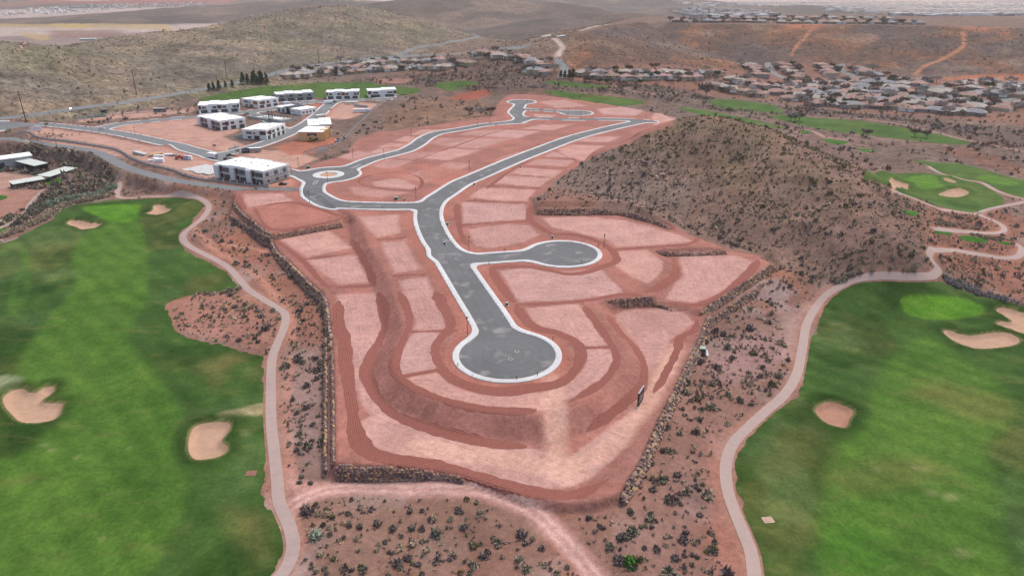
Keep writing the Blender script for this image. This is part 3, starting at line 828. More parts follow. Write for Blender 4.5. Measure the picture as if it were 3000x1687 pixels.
# haul track along the foot of the fill, verges of the cart path, tracks in the scrub
TRACK = [(722,1300),(733,1273),(779,1246),(847,1228),(969,1229),(1131,1229),(1213,1235),(1270,1252),(1299,1265),(1353,1294),(1407,1348),(1462,1408),(1510,1470),(1560,1540)]
stripe(TRACK, S(192, 148, 138), 2.6, 1.2, 0.95, 0.5)
stripe([(716,1180),(740,1215),(800,1230),(860,1229)], S(190, 146, 134), 2.2, 1.2, 0.9, 0.6)
for off in (-1.0, 1.0):
    p = smooth(G(TRACK), n=5)
    d, lat, al = line_uv(P, p, 8)
    lay(sstep(0.75, 0.3, np.abs(lat - off)) * (d < 6) * 0.8, S(212, 176, 166))
stripe([(735,900),(726,960),(722,1050),(726,1120),(732,1180)], S(186, 134, 116), 1.2, 1.0, 0.7, 0.5)
stripe([(470,560),(500,585),(520,610),(560,640),(640,690),(690,740),(730,790),(735,850)], S(196, 142, 122), 1.6, 1.2, 0.7, 0.6)
stripe([(520,600),(580,618),(650,628),(700,650)], S(200, 146, 124), 1.0, 0.8, 0.7, 0.4)
brush *= sstep(-1, 3, sd_poly(P, DEVW))

# ------------------------------------------------------------------ streets: one network of asphalt with raised concrete edges
def road(pts, hw, n=6):
    return (smooth(G(pts), n=n)[:, :2], hw)
MAIN = road([(1276,892),(1236,810),(1189,737),(1126,640),(1098,602),(1080,562),(1078,532),(1092,506),(1121,486),(1158,462),(1202,443),(1290,405),(1380,370),(1450,345),(1540,322),(1605,308)], 5.3)
NEW = [MAIN,
 road([(1120,640),(1190,651),(1266,647),(1330,643),(1416,638)], 4.6),
 road([(1052,519),(1000,519.5),(946,519),(863,516),(827,509.6),(802,499.7),(788,486),(787,471),(800,452),(826,440)], 5.0),
 road([(826,440),(850,430),(883,422),(931,403),(980,390),(1020,379),(1049,364),(1070,348),(1094,337),(1119,332),(1169,324),(1219,315),(1288,308),(1315,301)], 4.7),
 road([(1300,309),(1318,300),(1340,298),(1438,301),(1540,301),(1612,304),(1640,307)], 4.6),
 road([(1316,301),(1302,292),(1296,280),(1306,268),(1310,260)], 4.6),
 road([(1299,284),(1321,276.5),(1411,281),(1451,285)], 4.6),
 road([(826,440),(775,441),(742,437)], 4.6)]
CIRC = [(G([(1276,892)])[0, :2], 14.4), (G([(1416,638)])[0, :2], 14.2), (G([(826,440)])[0, :2], 17.5), (G([(1312,257)])[0, :2], 13), (G([(1451,285)])[0, :2], 13)]
OLD = [
 road([(-60,322),(20,318),(60,316),(107,313.6),(178,320),(249,328.7),(320,340),(429,363),(468,373.5),(517,387),(547,397),(640,418),(742,437)], 5.3),
 road([(545,392),(586,383),(625,373.5),(674,358),(723,338),(746,325),(772,311),(801,289.5),(820,271),(834,259),(820,254)], 5.0),
 road([(836,257),(801,256),(742,263),(684,275),(625,282),(547,290),(429,300),(352,308),(302,313),(254,324)], 7.0),
 road([(832,258),(860,254),(883,252),(941,251),(966,251)], 6.0),
 road([(625,283),(660,297),(705,322),(716,336)], 3.6)]
OLDC = [(G([(962,250.5)])[0, :2], 9.0)]
def network(roads, circs, k=5.0, margin=26.0):
    f = np.full(len(P), FAR)
    lat, al = np.zeros(len(P)), np.zeros(len(P))
    best = np.full(len(P), FAR)
    for pts, hw in roads:
        d, la, a = line_uv(P, pts, margin)
        v = d - hw
        up = v < best
        best[up], lat[up], al[up] = v[up], la[up], a[up]
        h = np.clip(0.5 + 0.5 * (f - v) / k, 0, 1)
        f = f * (1 - h) + v * h - k * h * (1 - h)
    for c, r in circs:
        v = np.hypot(P[:, 0] - c[0], P[:, 1] - c[1]) - r
        near = v < margin
        best2 = v < best
        lat[best2 & near], al[best2 & near] = v[best2 & near], (np.arctan2(P[:, 1] - c[1], P[:, 0] - c[0]) * r)[best2 & near]
        best = np.minimum(best, v)
        h = np.clip(0.5 + 0.5 * (f - v) / k, 0, 1)
        f = f * (1 - h) + v * h - k * h * (1 - h)
    return f, lat, al
def carve(fs, lift, name, mat, sk=0.0, extra=None, **props):
    V, T = sheet(fs, lift, extra)
    at = {}
    if extra is not None:
        at = {'lat': V[:, 3], 'along': V[:, 4]}
    X = V[:, :3]
    if sk:
        n0 = len(X)
        X, T = skirt(X, T, sk)
        for q in at:
            a = at[q]
            at[q] = np.concatenate([a, np.zeros(len(X) - n0)])
    o = obj(name, mk_mesh(name, X, T, None, True, at), mat, **props)
    return o
fN, laN, alN = network(NEW, CIRC)
fO, laO, alO = network(OLD, OLDC, 4.0)
ring = np.hypot(P[:, 0] - CIRC[2][0][0], P[:, 1] - CIRC[2][0][1])
island = ring - 9.2
for i in (fN, fO):
    lay(sstep(7, 2.5, i) * (1 - sstep(3.0, 2.0, i) * 0) * 0.45, S(182, 112, 94))
carve([fN, -island], 0.03, 'street', m_asphalt, 0, np.column_stack([laN, alN]), kind='structure')
carve([fO, -(fN - 2.2), ], 0.045, 'condo_street', m_asphalt_old, 0, np.column_stack([laO, alO]), kind='structure')
carve([-(fN + 0.05), fN - 1.9, -(fO + 1.0)], 0.17, 'pavement', m_kerb, 0.25, np.column_stack([laN, alN]), kind='structure')
carve([-(fO + 0.05), fO - 1.5, -(fN - 1.9)], 0.16, 'condo_pavement', m_kerb, 0.25, np.column_stack([laO, alO]), kind='structure')
carve([island, -(ring - 5.0)], 0.17, 'roundabout_apron', m_kerb, 0.25, np.column_stack([laN, alN]), kind='structure')
lay(sstep(5.6, 5.2, ring), S(196, 160, 132))
# other roads
def ribbon(name, pts, hw, mat, lift, **props):
    p = smooth(G(pts), n=6)
    d, la, al = line_uv(P, p, hw + 8)
    return carve([d - hw], lift, name, mat, 0, np.column_stack([la, al]), **props), p
HW = [(-80,306),(0,299),(100,287.5),(187,274),(300,260),(425,240),(525,222),(612,206),(674,190),(744,173),(819,162),(894,152),(1000,145),(1101,139),(1181,134),(1288,121),(1330,114)]
_, HWw = ribbon('highway', HW, 8.0, m_asphalt_old, 0.05, kind='structure')
_, _ = ribbon('access_road', [(-40,347),(0,349),(53,353.6),(107,362),(178,371),(231,380),(267,393),(293,409),(338,428),(429,452),(508,464),(600,476)], 3.6, m_asphalt_old, 0.05, kind='structure')
ribbon('lane', [(590,476),(660,476),(757,474.5)], 1.6, m_asphalt_old, 0.075, kind='structure')
FARROADS = [[(1000,142),(1016,135),(1034,125),(1069,117),(1119,109),(1169,101),(1196,96),(1201,91),(1189,85)], [(1404,150),(1410,160),(1421,176),(1412,195)], [(1932,160),(1936,172),(1945,184),(1982,202),(2027,209)], [(2119,163),(2112,174),(2144,190),(2165,194)],
 [(2422,204),(2394,214),(2344,222),(2307,235),(2262,243)], [(2620,225),(2576,233),(2537,250),(2500,263)], [(1330,160),(1345,166),(1350,172)], [(1113,150),(1140,160),(1160,165)]]
for k, r in enumerate(FARROADS):
    ribbon('neighbourhood_street', r, 5.0, m_asphalt_old, 0.06, kind='structure')
TRAILS = [[(1395,97),(1405,107),(1415,120),(1408,132),(1403,142)], [(1458,78),(1480,72),(1500,66),(1530,62)]]
for r in TRAILS:
    stripe(r, S(206, 186, 172), 4, 2, 0.9)
PATHS = [
 [(302,460),(297,479),(295,492),(312,499),(375,495),(445,489),(487,496),(520,511),(525,526),(510,549),(485,569),(462,589),(465,609),(487,626),(537,651),(575,674),(600,701),(625,729),(660,752),(695,773),(718,792),(714,826),(697,866),(685,903),(682,959),(682,1053),(690,1137),(697,1202),(703,1263),(728,1323),(738,1375),(722,1426),(690,1470),(660,1530)],
 [(107,479),(90,496),(75,514),(60,539),(32,559),(0,574),(-60,600)],
 [(1905,1540),(1900,1470),(1890,1393),(1871,1342),(1848,1286),(1830,1230),(1826,1169),(1843,1118),(1881,1076),(1927,1034),(1974,992),(2006,936),(2020,866),(2031,812),(2066,755),(2122,717),(2182,697),(2269,696),(2332,696),(2356,686),(2360,675),(2346,657),(2337,640),(2352,629),(2409,631),(2479,643),(2532,650),(2562,645),(2570,626),(2556,614)],
 [(2350,577),(2409,582),(2479,587),(2521,584),(2524,571),(2504,558),(2472,545),(2466,535),(2504,523),(2600,505)], [(2470,536),(2409,533),(2357,524),(2322,510),(2269,489),(2248,482)],
 [(2336,419),(2367,437),(2427,453),(2469,460),(2504,479),(2549,495),(2620,512)], [(1960,318),(1989,323)], [(2024,327),(2042,330),(2080,346),(2150,355)],
 [(1702,270),(1740,273)], [(1980,287),(2060,296),(2164,300),(2269,314),(2357,334),(2444,356),(2620,390)], [(1520,214),(1570,222),(1600,232),(1650,238)]]
PW = []
fpath = np.full(len(P), FAR)
for k, r in enumerate(PATHS):
    stripe(r, S(176, 128, 110), 2.6, 1.2, 0.6, 0.8)
    _, w = ribbon('cart_path', r, 1.42 if k in (0, 2) else 1.3, m_path, 0.09, kind='structure')
    PW.append(w)
    fpath = np.minimum(fpath, line_uv(P, w, 12)[0])

# ------------------------------------------------------------------ golf turf
ROUGH, FAIR, GREEN, BROWN, DARK, LIGHT = S(66, 95, 41), S(82, 117, 44), S(92, 140, 40), S(104, 102, 55), S(46, 73, 25), S(100, 122, 72)
GRASS = [
 ('fairway', [(-400,700),(0,614),(50,594),(100,569),(135,551),(155,529),(190,516),(245,509),(287,502),(325,503),(375,500),(450,494),(513,512),(505,529),(488,546),(485,564),(460,579),(453,594),(458,614),(473,636),(520,657),(570,686),(583,704),(594,721),(550,734),(487,741),(437,756),(412,771),(422,786),(435,814),(448,838),(504,859),(564,868),(606,885),(658,896),(662,927),(667,983),(662,1053),(672,1127),(662,1169),(658,1239),(667,1281),(690,1290),(704,1333),(718,1379),(700,1426),(670,1480),(600,1600),(-600,1600)], 0.55),
 ('fairway', [(2059,808),(2077,768),(2112,736),(2164,708),(2234,703),(2322,705),(2392,720),(2462,745),(2532,762),(2576,773),(2950,900),(3100,1600),(1960,1600),(1915,1470),(1904,1426),(1890,1365),(1871,1309),(1869,1267),(1848,1232),(1857,1202),(1853,1160),(1871,1118),(1899,1090),(1923,1053),(1960,1025),(2002,1001),(2016,969),(2025,927),(2039,857),(2053,838)], 0.55),
 ('fairway', D_([(1430,400),(1500,390),(1650,390),(1800,385),(1950,395),(2150,440),(2270,470),(2370,525),(2430,570),(2420,620),(2330,650),(2230,665),(2100,655),(1950,625),(1870,590),(1750,555),(1680,520),(1620,490),(1560,465),(1480,430)]), 0.3),
 ('fairway', D_([(1770,295),(1950,310),(2100,320),(2250,350),(2400,395),(2576,440),(2800,490),(2800,590),(2576,560),(2480,540),(2380,500),(2280,450),(2150,430),(1980,385),(1890,335)]), 0.3),
 ('fairway', [(1703,272),(1763,278),(1813,286),(1863,297),(1932,314),(1985,325),(1940,324),(1863,309),(1820,300),(1790,296),(1750,288)], 0.2),
 ('fairway', [(1932,290),(1994,292),(2057,298),(2157,304),(2282,324),(2382,344),(2444,362),(2374,362),(2287,353),(2199,342),(2112,332),(2024,318),(1960,302)], 0.2),
 ('fairway', [(1783,254),(1838,252),(1932,262),(1972,283),(1932,284),(1863,277),(1808,269)], 0.2),
 ('fairway', [(1370,205),(1413,205),(1463,211),(1513,216),(1553,220),(1525,222),(1463,221),(1400,215)], 0.2),
 ('fairway', [(1365,232),(1413,230),(1488,240),(1563,247),(1623,257),(1600,265),(1558,267),(1500,260),(1438,250)], 0.2),
 ('fairway', [(507,247),(575,233),(644,222),(719,215),(819,208),(919,206),(944,212),(994,218),(1060,227),(1019,240),(900,250),(644,250),(515,254)], 0.2),
 ('fairway', [(1094,212),(1144,205),(1181,205),(1209,209),(1181,217),(1131,229),(1104,222)], 0.2)]
TEES = [D_([(1700,655),(1810,665),(1810,690),(1740,685)]), D_([(1940,800),(2050,815),(2050,838),(1945,825)]), D_([(2115,840),(2200,840),(2310,865),(2300,885),(2200,882),(2120,860)]), D_([(2390,878),(2470,885),(2475,905),(2400,895)]),
 D_([(1135,140),(1290,160),(1300,175),(1230,182),(1150,160)]), D_([(1375,210),(1500,220),(1510,235),(1440,235)]), D_([(950,90),(1040,85),(1050,95),(1000,105)]), [(110,462),(121,453),(160,452),(142,466)], [(-30,492),(16,493),(12,501),(-30,510)], [(-40,575),(20,573),(0,588),(-40,600)]]
gcol = np.zeros((len(P), 3))
gcol[:] = ROUGH
nzg = fbm(P, 30, 5, 71)
def gl(m, c):
    global gcol
    gcol = gcol * (1 - m[:, None]) + np.asarray(c) * m[:, None]
def ga(pts, c, soft, amount=1.0, rag=1.0):
    sd = sd_poly(P, smooth(G(pts), True, 4), soft + rag + 8) + (nz2 - 0.5) * 2 * rag
    gl(sstep(soft, -soft, sd) * amount, c)
gl(sstep(0.50, 0.66, nzg) * 0.5, BROWN)
gl(sstep(0.52, 0.64, fbm(P, 18, 4, 72)) * 0.6, DARK)
gl(sstep(0.55, 0.68, fbm(P, 22, 4, 73)) * 0.35, LIGHT)
ga([(255,560),(330,520),(350,560),(375,640),(372,720),(370,760),(335,810),(330,870),(370,920),(450,1010),(450,1100),(470,1250),(430,1349),(370,1449),(330,1560),(-300,1560),(-300,1180),(40,1150),(160,1010),(60,960),(40,930),(110,810),(190,720),(178,650),(215,590)], FAIR, 2.2, 0.95, 1.6)
ga([(2230,900),(2330,850),(2420,900),(2530,980),(2545,1060),(2480,1120),(2500,1230),(2520,1350),(2560,1560),(2080,1560),(2060,1420),(2060,1290),(2090,1170),(2160,1060),(2200,960)], FAIR, 2.8, 0.92, 2.0)
for poly, am in ((B_([(830,235),(1000,215),(1150,200),(1390,210),(1410,260),(1390,330),(1300,380),(1150,375),(1000,330),(880,280)]), .95), (D_([(1690,1300),(1750,1270),(1950,1265),(2150,1290),(2270,1340),(2290,1390),(2200,1420),(2000,1440),(1850,1430),(1720,1380)]), 1.0),
                 (D_([(1720,430),(1780,410),(1900,405),(1950,420),(1960,450),(2000,480),(1900,500),(1800,485),(1740,465)]), 1.0), (D_([(2230,420),(2320,400),(2450,430),(2550,465),(2450,475),(2330,450)]), .8), ([(2010,1380),(2150,1330),(2210,1370),(2190,1430),(2060,1420)], .0)):
    ga(poly, GREEN, 0.7, am, 0.1)
ga([(2070,1360),(2140,1310),(2210,1340),(2220,1400),(2140,1440),(2080,1410)], S(78, 128, 40), 6, 0.5, 5)
for p, a_ in (([(490,930),(560,890),(620,900),(560,935)], .8), ([(600,1330),(660,1300),(690,1400),(640,1410)], .6), ([(560,1275),(680,1290),(690,1310),(600,1320)], .5), ([(2330,985),(2530,1000),(2545,1060),(2420,1050)], .55), ([(2280,980),(2380,960),(2400,1000),(2300,1010)], .5),
              ([(2080,1190),(2250,1150),(2380,1180),(2300,1230),(2150,1240)], .45), ([(430,1000),(540,1040),(640,1035),(660,1060),(600,1080),(520,1040)], .15), ([(1990,1080),(2060,1090),(2040,1150),(1960,1200),(1930,1140)], .4), ([(480,700),(560,690),(580,715),(500,730)], .5)):
    ga(p, S(128, 116, 70), 4.0, a_ * 0.7, 3.0)
ga([(545,1040),(590,1030),(660,1015),(664,1040),(620,1045),(560,1052)], S(176, 160, 120), 1.0, .8, 1.0)
ga([(-10,950),(40,945),(55,960),(30,985),(-10,990)], S(150, 160, 122), 1.2, .7, 1.0)
for c_, r_ in (((620,1090),1.6),((325,1126),0.9),((110,1120),1.2),((130,1132),1.2),((195,1150),1.0),((258,1355),0.8),((2205,1180),1.6),((2300,1175),1.4),((2330,1180),1.2),((2420,1390),2.0),((2390,1250),1.8),((2340,1240),1.6)):
    w_ = G([c_])[0]
    gl(np.clip(1.4 - np.hypot(P[:, 0] - w_[0], (P[:, 1] - w_[1]) * 1.3) / r_, 0, 1) * 0.4, S(150, 150, 104))
# sweeping mower lines
for p in ([(0,640),(40,610),(62,650),(38,720),(30,790)], [(20,640),(60,640),(70,700),(52,770)]):
    d_ = line_uv(P, smooth(G(p), n=6), 12)[0]
    gl(sstep(2.4, 0.6, d_) * 0.3, S(84, 128, 44))
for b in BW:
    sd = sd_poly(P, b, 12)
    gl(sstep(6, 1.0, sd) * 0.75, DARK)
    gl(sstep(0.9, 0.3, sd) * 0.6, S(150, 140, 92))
bunk = np.full(len(P), FAR)
for b in BW:
    bunk = np.minimum(bunk, sd_poly(P, b, 6))
nrag = (fbm(P, 2.2, 3, 81) - 0.5) * 2.4
fgrass = np.full(len(P), FAR)
for k, (nm, pts, rag) in enumerate(GRASS):
    w = smooth(plane(pts, -9.3) if k == 4 else G(pts), True, 4)
    sd = sd_poly(P, w, 10) + nrag * (1 if k < 2 else 0.5)
    sd = np.maximum(sd, 2.0 - fpath) if k < 2 else sd
    fgrass = np.minimum(fgrass, sd)
    ex = gcol if k < 2 else gcol * 0.6 + S(92, 124, 54) * 0.4
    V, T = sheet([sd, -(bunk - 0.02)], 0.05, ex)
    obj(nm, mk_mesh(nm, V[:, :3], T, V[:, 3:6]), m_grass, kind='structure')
for pts in TEES:
    sd = sd_poly(P, smooth(G(pts), True, 4), 10)
    fgrass = np.minimum(fgrass, sd)
    V, T = sheet([sd], 0.07, np.tile(S(66, 112, 38), (len(P), 1)))
    obj('tee', mk_mesh('tee', V[:, :3], T, V[:, 3:6]), m_grass, kind='structure')
for (pp, lab), b in zip(BUNKERS, BW):
    sd = sd_poly(P, b, 6)
    red = 'reddish' in lab
    cc = np.tile(S(172, 126, 106) if red else S(190, 155, 130), (len(P), 1))
    V, T = sheet([sd], 0.06, cc)
    obj('sand_bunker', mk_mesh('sand_bunker', V[:, :3], T, V[:, 3:6]), m_sand, kind='structure', label=lab)
# combed soil bands left by the grader
FURROWS = [
 ([(850,755),(852,817),(867,855),(870,917),(877,967),(885,1017),(893,1075),(905,1110),(935,1140),(1000,1157),(1100,1172),(1200,1198),(1300,1228),(1400,1245),(1470,1238),(1530,1205)], 1.9),
 ([(950,735),(962,767),(969,805),(962,842),(935,892),(920,937),(934,975),(968,1025),(1020,1055),(1100,1083),(1180,1104),(1260,1118),(1340,1125)], 1.7),
 ([(1002,730),(1020,767),(1030,812),(1014,857),(996,895),(993,925),(1008,953),(1046,978),(1110,1003),(1180,1022),(1280,1034),(1370,1030)], 1.5),
 ([(1092,730),(1117,775),(1134,822),(1105,855),(1095,890),(1110,925),(1142,955),(1192,975),(1255,985),(1330,977),(1375,972),(1413,960),(1448,930),(1463,892),(1448,862),(1400,837),(1350,825),(1318,800),(1295,762)], 1.9),
 ([(1463,760),(1500,812),(1530,855),(1550,892),(1545,925),(1515,960),(1470,990),(1428,1012)], 1.5), ([(1528,790),(1556,830),(1594,870),(1616,910),(1620,947),(1606,985),(1545,1035),(1475,1085)], 1.7),
 ([(1755,800),(1748,830),(1712,850),(1704,880),(1680,930),(1642,992)], 1.4), ([(1040,834),(1148,832)], 0.9), ([(1008,947),(1100,931)], 0.9), ([(945,604),(1020,598)], 0.9), ([(990,694),(1066,690)], 0.9), ([(780,651),(900,630)], 0.9), ([(850,723),(935,717)], 0.9), ([(1475,875),(1550,874)], 0.9),
 ([(1300,766),(1380,764),(1460,757),(1560,742),(1640,745)], 1.3), ([(1160,504),(1240,507),(1330,512)], 0.9), ([(1152,568),(1240,561),(1335,557)], 0.9), ([(1335,515),(1332,545),(1340,560),(1370,580),(1395,590)], 1.6), ([(1150,510),(1152,560),(1165,600),(1178,622)], 1.5),
 ([(1370,590),(1440,590),(1500,606),(1540,630),(1550,655),(1520,670),(1440,690),(1340,672),(1260,672),(1238,680),(1262,720),(1296,764)], 1.5), ([(1540,628),(1640,622),(1740,612),(1762,600)], 1.2), ([(1694,650),(1700,690),(1660,720),(1620,738)], 1.5), ([(1910,652),(1880,690),(1820,740),(1750,768),(1660,756)], 1.5),
 ([(640,520),(660,560),(690,578),(760,572),(860,550),(838,538),(740,510),(650,520)], 1.1), ([(600,490),(606,512),(622,530)], 1.3), ([(690,598),(760,655),(800,700),(835,730)], 1.2), ([(880,600),(915,650),(945,720)], 1.3), ([(1232,468),(1360,474)], 0.8), ([(1278,440),(1400,449)], 0.8), ([(1318,419),(1430,424)], 0.8), ([(1360,398),(1460,402)], 0.8), ([(1396,380),(1500,383)], 0.8),
 ([(1225,474),(1262,446),(1300,420),(1360,390),(1440,358)], 1.0), ([(1040,405),(1140,370),(1240,335),(1330,318),(1460,312)], 0.9), ([(900,440),(935,440),(1010,432),(1060,452),(1040,480),(930,470),(902,455),(935,440)], 1.0), ([(945,398),(1000,382),(1045,362)], 0.8), ([(1030,376),(1050,360),(1085,342)], 0.8)]
fur = np.full(len(P), FAR)
nzw = fbm(P, 20, 3, 91)
flat_, fal_ = np.zeros(len(P)), np.zeros(len(P))
for pts, hw in FURROWS:
    d, la, al = line_uv(P, smooth(G(pts), n=6), hw + 6)
    hw = hw * np.clip((np.minimum(al, al.max() - al) + 0.5) / 7.0, 0.12, 1) if hw > 1 else hw
    v = d - hw * (0.5 + 1.0 * nzw) + nrag * 0.45
    up = v < fur
    fur[up], flat_[up], fal_[up] = v[up], la[up], al[up]
fur = np.maximum(fur, -(np.minimum(fN, fO) - 2.6))
V, T = sheet([fur], 0.035, np.column_stack([flat_, fal_, np.tile(S(156, 100, 89), (len(P), 1)) * (0.85 + 0.3 * nz1[:, None])]))
obj('graded_soil', mk_mesh('graded_soil', V[:, :3], T, V[:, 5:8], True, {'lat': V[:, 3], 'along': V[:, 4]}), m_furrow, kind='structure')

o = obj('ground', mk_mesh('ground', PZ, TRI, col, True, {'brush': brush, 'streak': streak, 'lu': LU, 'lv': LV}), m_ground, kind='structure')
# air
bm = bmesh.new()
bmesh.ops.create_cube(bm, size=1.0, matrix=Matrix.Translation((0, 15000, 20)) @ Matrix.Diagonal((70000, 36000, 260, 1)))
hz = bpy.data.meshes.new('haze')
bm.to_mesh(hz)
bm.free()
mh = bpy.data.materials.new('haze_air')
mh.use_nodes = True
hn = mh.node_tree.nodes
hn.remove(hn['Principled BSDF'])
pv = hn.new('ShaderNodeVolumePrincipled')
pv.inputs['Density'].default_value = 6.5e-5
pv.inputs['Color'].default_value = (1.0, 0.93, 0.89, 1)
pv.inputs['Anisotropy'].default_value = 0.3
mh.node_tree.links.new(pv.outputs[0], hn['Material Output'].inputs['Volume'])
obj('haze', hz, mh, kind='stuff', label='thin pale haze over the far valley', category='haze')

# ------------------------------------------------------------------ things: helpers
class MB:
    """collects simple solids, then becomes ONE mesh object"""
    def __init__(s):
        s.v, s.f = [], []
    def add(s, vs, fs):
        n = len(s.v)
        s.v += [tuple(v) for v in vs]
        s.f += [tuple(i + n for i in f) for f in fs]
        return s
    def box(s, x0, x1, y0, y1, z0, z1):
        return s.add([(x0,y0,z0),(x1,y0,z0),(x1,y1,z0),(x0,y1,z0),(x0,y0,z1),(x1,y0,z1),(x1,y1,z1),(x0,y1,z1)],
                     [(3,2,1,0),(4,5,6,7),(0,1,5,4),(1,2,6,5),(2,3,7,6),(3,0,4,7)])
    def prism(s, prof, y0, y1):
        """profile in x,z swept along y"""
        n = len(prof)
        vs = [(x, y0, z) for x, z in prof] + [(x, y1, z) for x, z in prof]
        return s.add(vs, [tuple(range(n)), tuple(range(2 * n - 1, n - 1, -1))] + [(i, i + n, (i + 1) % n + n, (i + 1) % n) for i in range(n)])
    def cyl(s, p0, p1, r0, r1=None, n=8):
        r1 = r0 if r1 is None else r1
        p0, p1 = Vector(p0), Vector(p1)
        d = (p1 - p0).normalized()
        a = d.orthogonal().normalized()
        b = d.cross(a)
        vs = []
        for p, r in ((p0, r0), (p1, r1)):
            vs += [p + (a * math.cos(t) + b * math.sin(t)) * r for t in [2 * math.pi * k / n for k in range(n)]]
        return s.add(vs, [tuple(range(n - 1, -1, -1)), tuple(range(n, 2 * n))] + [(i, (i + 1) % n, (i + 1) % n + n, i + n) for i in range(n)])
    def mesh(s, name):
        me = bpy.data.meshes.new(name)
        me.from_pydata(s.v, [], s.f)
        me.update()
        return me
    def build(s, name, mat, parent=None, **props):
        return obj(name, s.mesh(name), mat, parent, **props)
def thing(name, label, cat, loc, rz=0.0, group=None):
    o = bpy.data.objects.new(name, None)
    o.empty_display_size = 0.5
    COL.objects.link(o)
    o.location = loc
    o.rotation_euler = (0, 0, rz)
    o['label'], o['category'] = label, cat
    if group:
        o['group'] = group
    return o
def dup(root, loc, rz, label, group=None, sc_=None):
    def cp(o, par):
        c = o.copy()
        COL.objects.link(c)
        if par is not None:
            c.parent = par
        for ch in o.children:
            cp(ch, c)
        return c
    r = cp(root, None)
    r.location, r.rotation_euler, r['label'] = loc, (0, 0, rz), label
    if group:
        r['group'] = group
    if sc_ is not None:
        r.scale = sc_
    return r
ORD = 'first second third fourth fifth sixth seventh eighth ninth tenth eleventh twelfth thirteenth fourteenth fifteenth sixteenth seventeenth eighteenth nineteenth twentieth'.split()
def ordn(i):
    return ORD[i] if i < 20 else ('twenty-' + ORD[i - 20] if i < 29 else 'thirty-' + ORD[max(i - 30, 0)])
M_white = plain('white_stucco', (0.78, 0.77, 0.75), 0.9, 0.05, 0.4)
M_grey = plain('grey_stucco', (0.50, 0.49, 0.48), 0.9, 0.08, 0.4)
M_roofw = plain('white_membrane', (0.86, 0.86, 0.85), 0.7, 0.04, 0.3)
M_red = plain('oxblood_panel', S(104, 66, 70), 0.6, 0.15, 1.5)
M_wood = plain('cedar_panel', S(160, 106, 68), 0.6, 0.2, 2.5)
M_ply = plain('plywood_sheathing', S(246, 208, 152), 0.9, 0.12, 1.2)
M_dark = plain('dark_metal', S(58, 58, 62), 0.5, 0.15, 1.0)
M_black = plain('black_paint', (0.02, 0.02, 0.022), 0.5, 0.1, 1.0)
M_garage = plain('grey_garage_door', S(96, 97, 100), 0.5, 0.08, 1.0)
M_glass, nt, b = new_mat('window_glass', 0.12, 0.6)
b.inputs['Base Color'].default_value = (0.05, 0.06, 0.07, 1)
tcn = noise_(nt, pos_(nt), 0.6, 2)
nt.links.new(mixc(nt, tcn, (0.03, 0.035, 0.045), (0.16, 0.17, 0.18)), b.inputs['Base Color'])
M_galv = plain('galvanised_steel', S(150, 152, 156), 0.4, 0.1, 1.5, 0.6)
M_conc = plain('cast_concrete', S(206, 205, 202), 0.9, 0.08, 0.5)
M_block = plain('block_wall', S(182, 180, 178), 0.9, 0.06, 0.8)
M_rust = plain('weathering_steel', S(112, 60, 52), 0.8, 0.15, 1.0)
M_woodpole = plain('timber_pole', S(110, 92, 80), 0.9, 0.2, 2.0)
M_lumber = plain('fresh_lumber', S(222, 190, 140), 0.85, 0.12, 2.0)
M_wrap = plain('white_wrap', (0.72, 0.73, 0.75), 0.5, 0.08, 1.0)
M_orange = plain('orange_paint', S(226, 96, 44), 0.5, 0.1, 1.0)
M_yellow = plain('machine_yellow', S(222, 160, 50), 0.5, 0.1, 1.0)
M_rubber = plain('rubber', (0.02, 0.02, 0.02), 0.9, 0.1, 2.0)
M_green = plain('utility_green', S(92, 112, 96), 0.6, 0.1, 1.0)
M_vwhite = plain('vehicle_white', (0.78, 0.79, 0.8), 0.3, 0.03, 1.0, 0, 0.5)
M_vsilver = plain('vehicle_silver', S(168, 170, 174), 0.3, 0.05, 1.0, 0.3, 0.5)
M_vdark = plain('vehicle_charcoal', S(58, 58, 64), 0.3, 0.05, 1.0, 0, 0.5)
M_vred = plain('vehicle_maroon', S(96, 38, 36), 0.3, 0.05, 1.0, 0, 0.5)
M_tan = plain('tan_stucco', S(196, 170, 144), 0.9, 0.08, 0.3)
M_court = plain('court_surface', S(112, 152, 146), 0.8, 0.1, 0.4)

# ------------------------------------------------------------------ stacked-rock retaining walls, every stone its own piece
ROCKC = [S(186, 156, 132), S(164, 130, 112), S(124, 104, 100), S(200, 164, 128), S(146, 120, 112), S(178, 152, 140)]
rock_me = []
rr_ = random.Random(5)
for k in range(12):
    bm = bmesh.new()
    for _ in range(15):
        v = Vector((rr_.gauss(0, 1), rr_.gauss(0, 1), rr_.gauss(0, 1))).normalized()
        bm.verts.new((v.x * 0.56, v.y * 0.5, v.z * 0.54))
    r = bmesh.ops.convex_hull(bm, input=bm.verts[:])
    bmesh.ops.delete(bm, geom=[e for e in r['geom_interior'] if isinstance(e, bmesh.types.BMVert)], context='VERTS')
    me = bpy.data.meshes.new('stone')
    bm.to_mesh(me)
    bm.free()
    me.materials.append(plain('rock_%d' % (k % 6), ROCKC[k % 6], 0.95, 0.22, 1.1))
    rock_me.append(me)
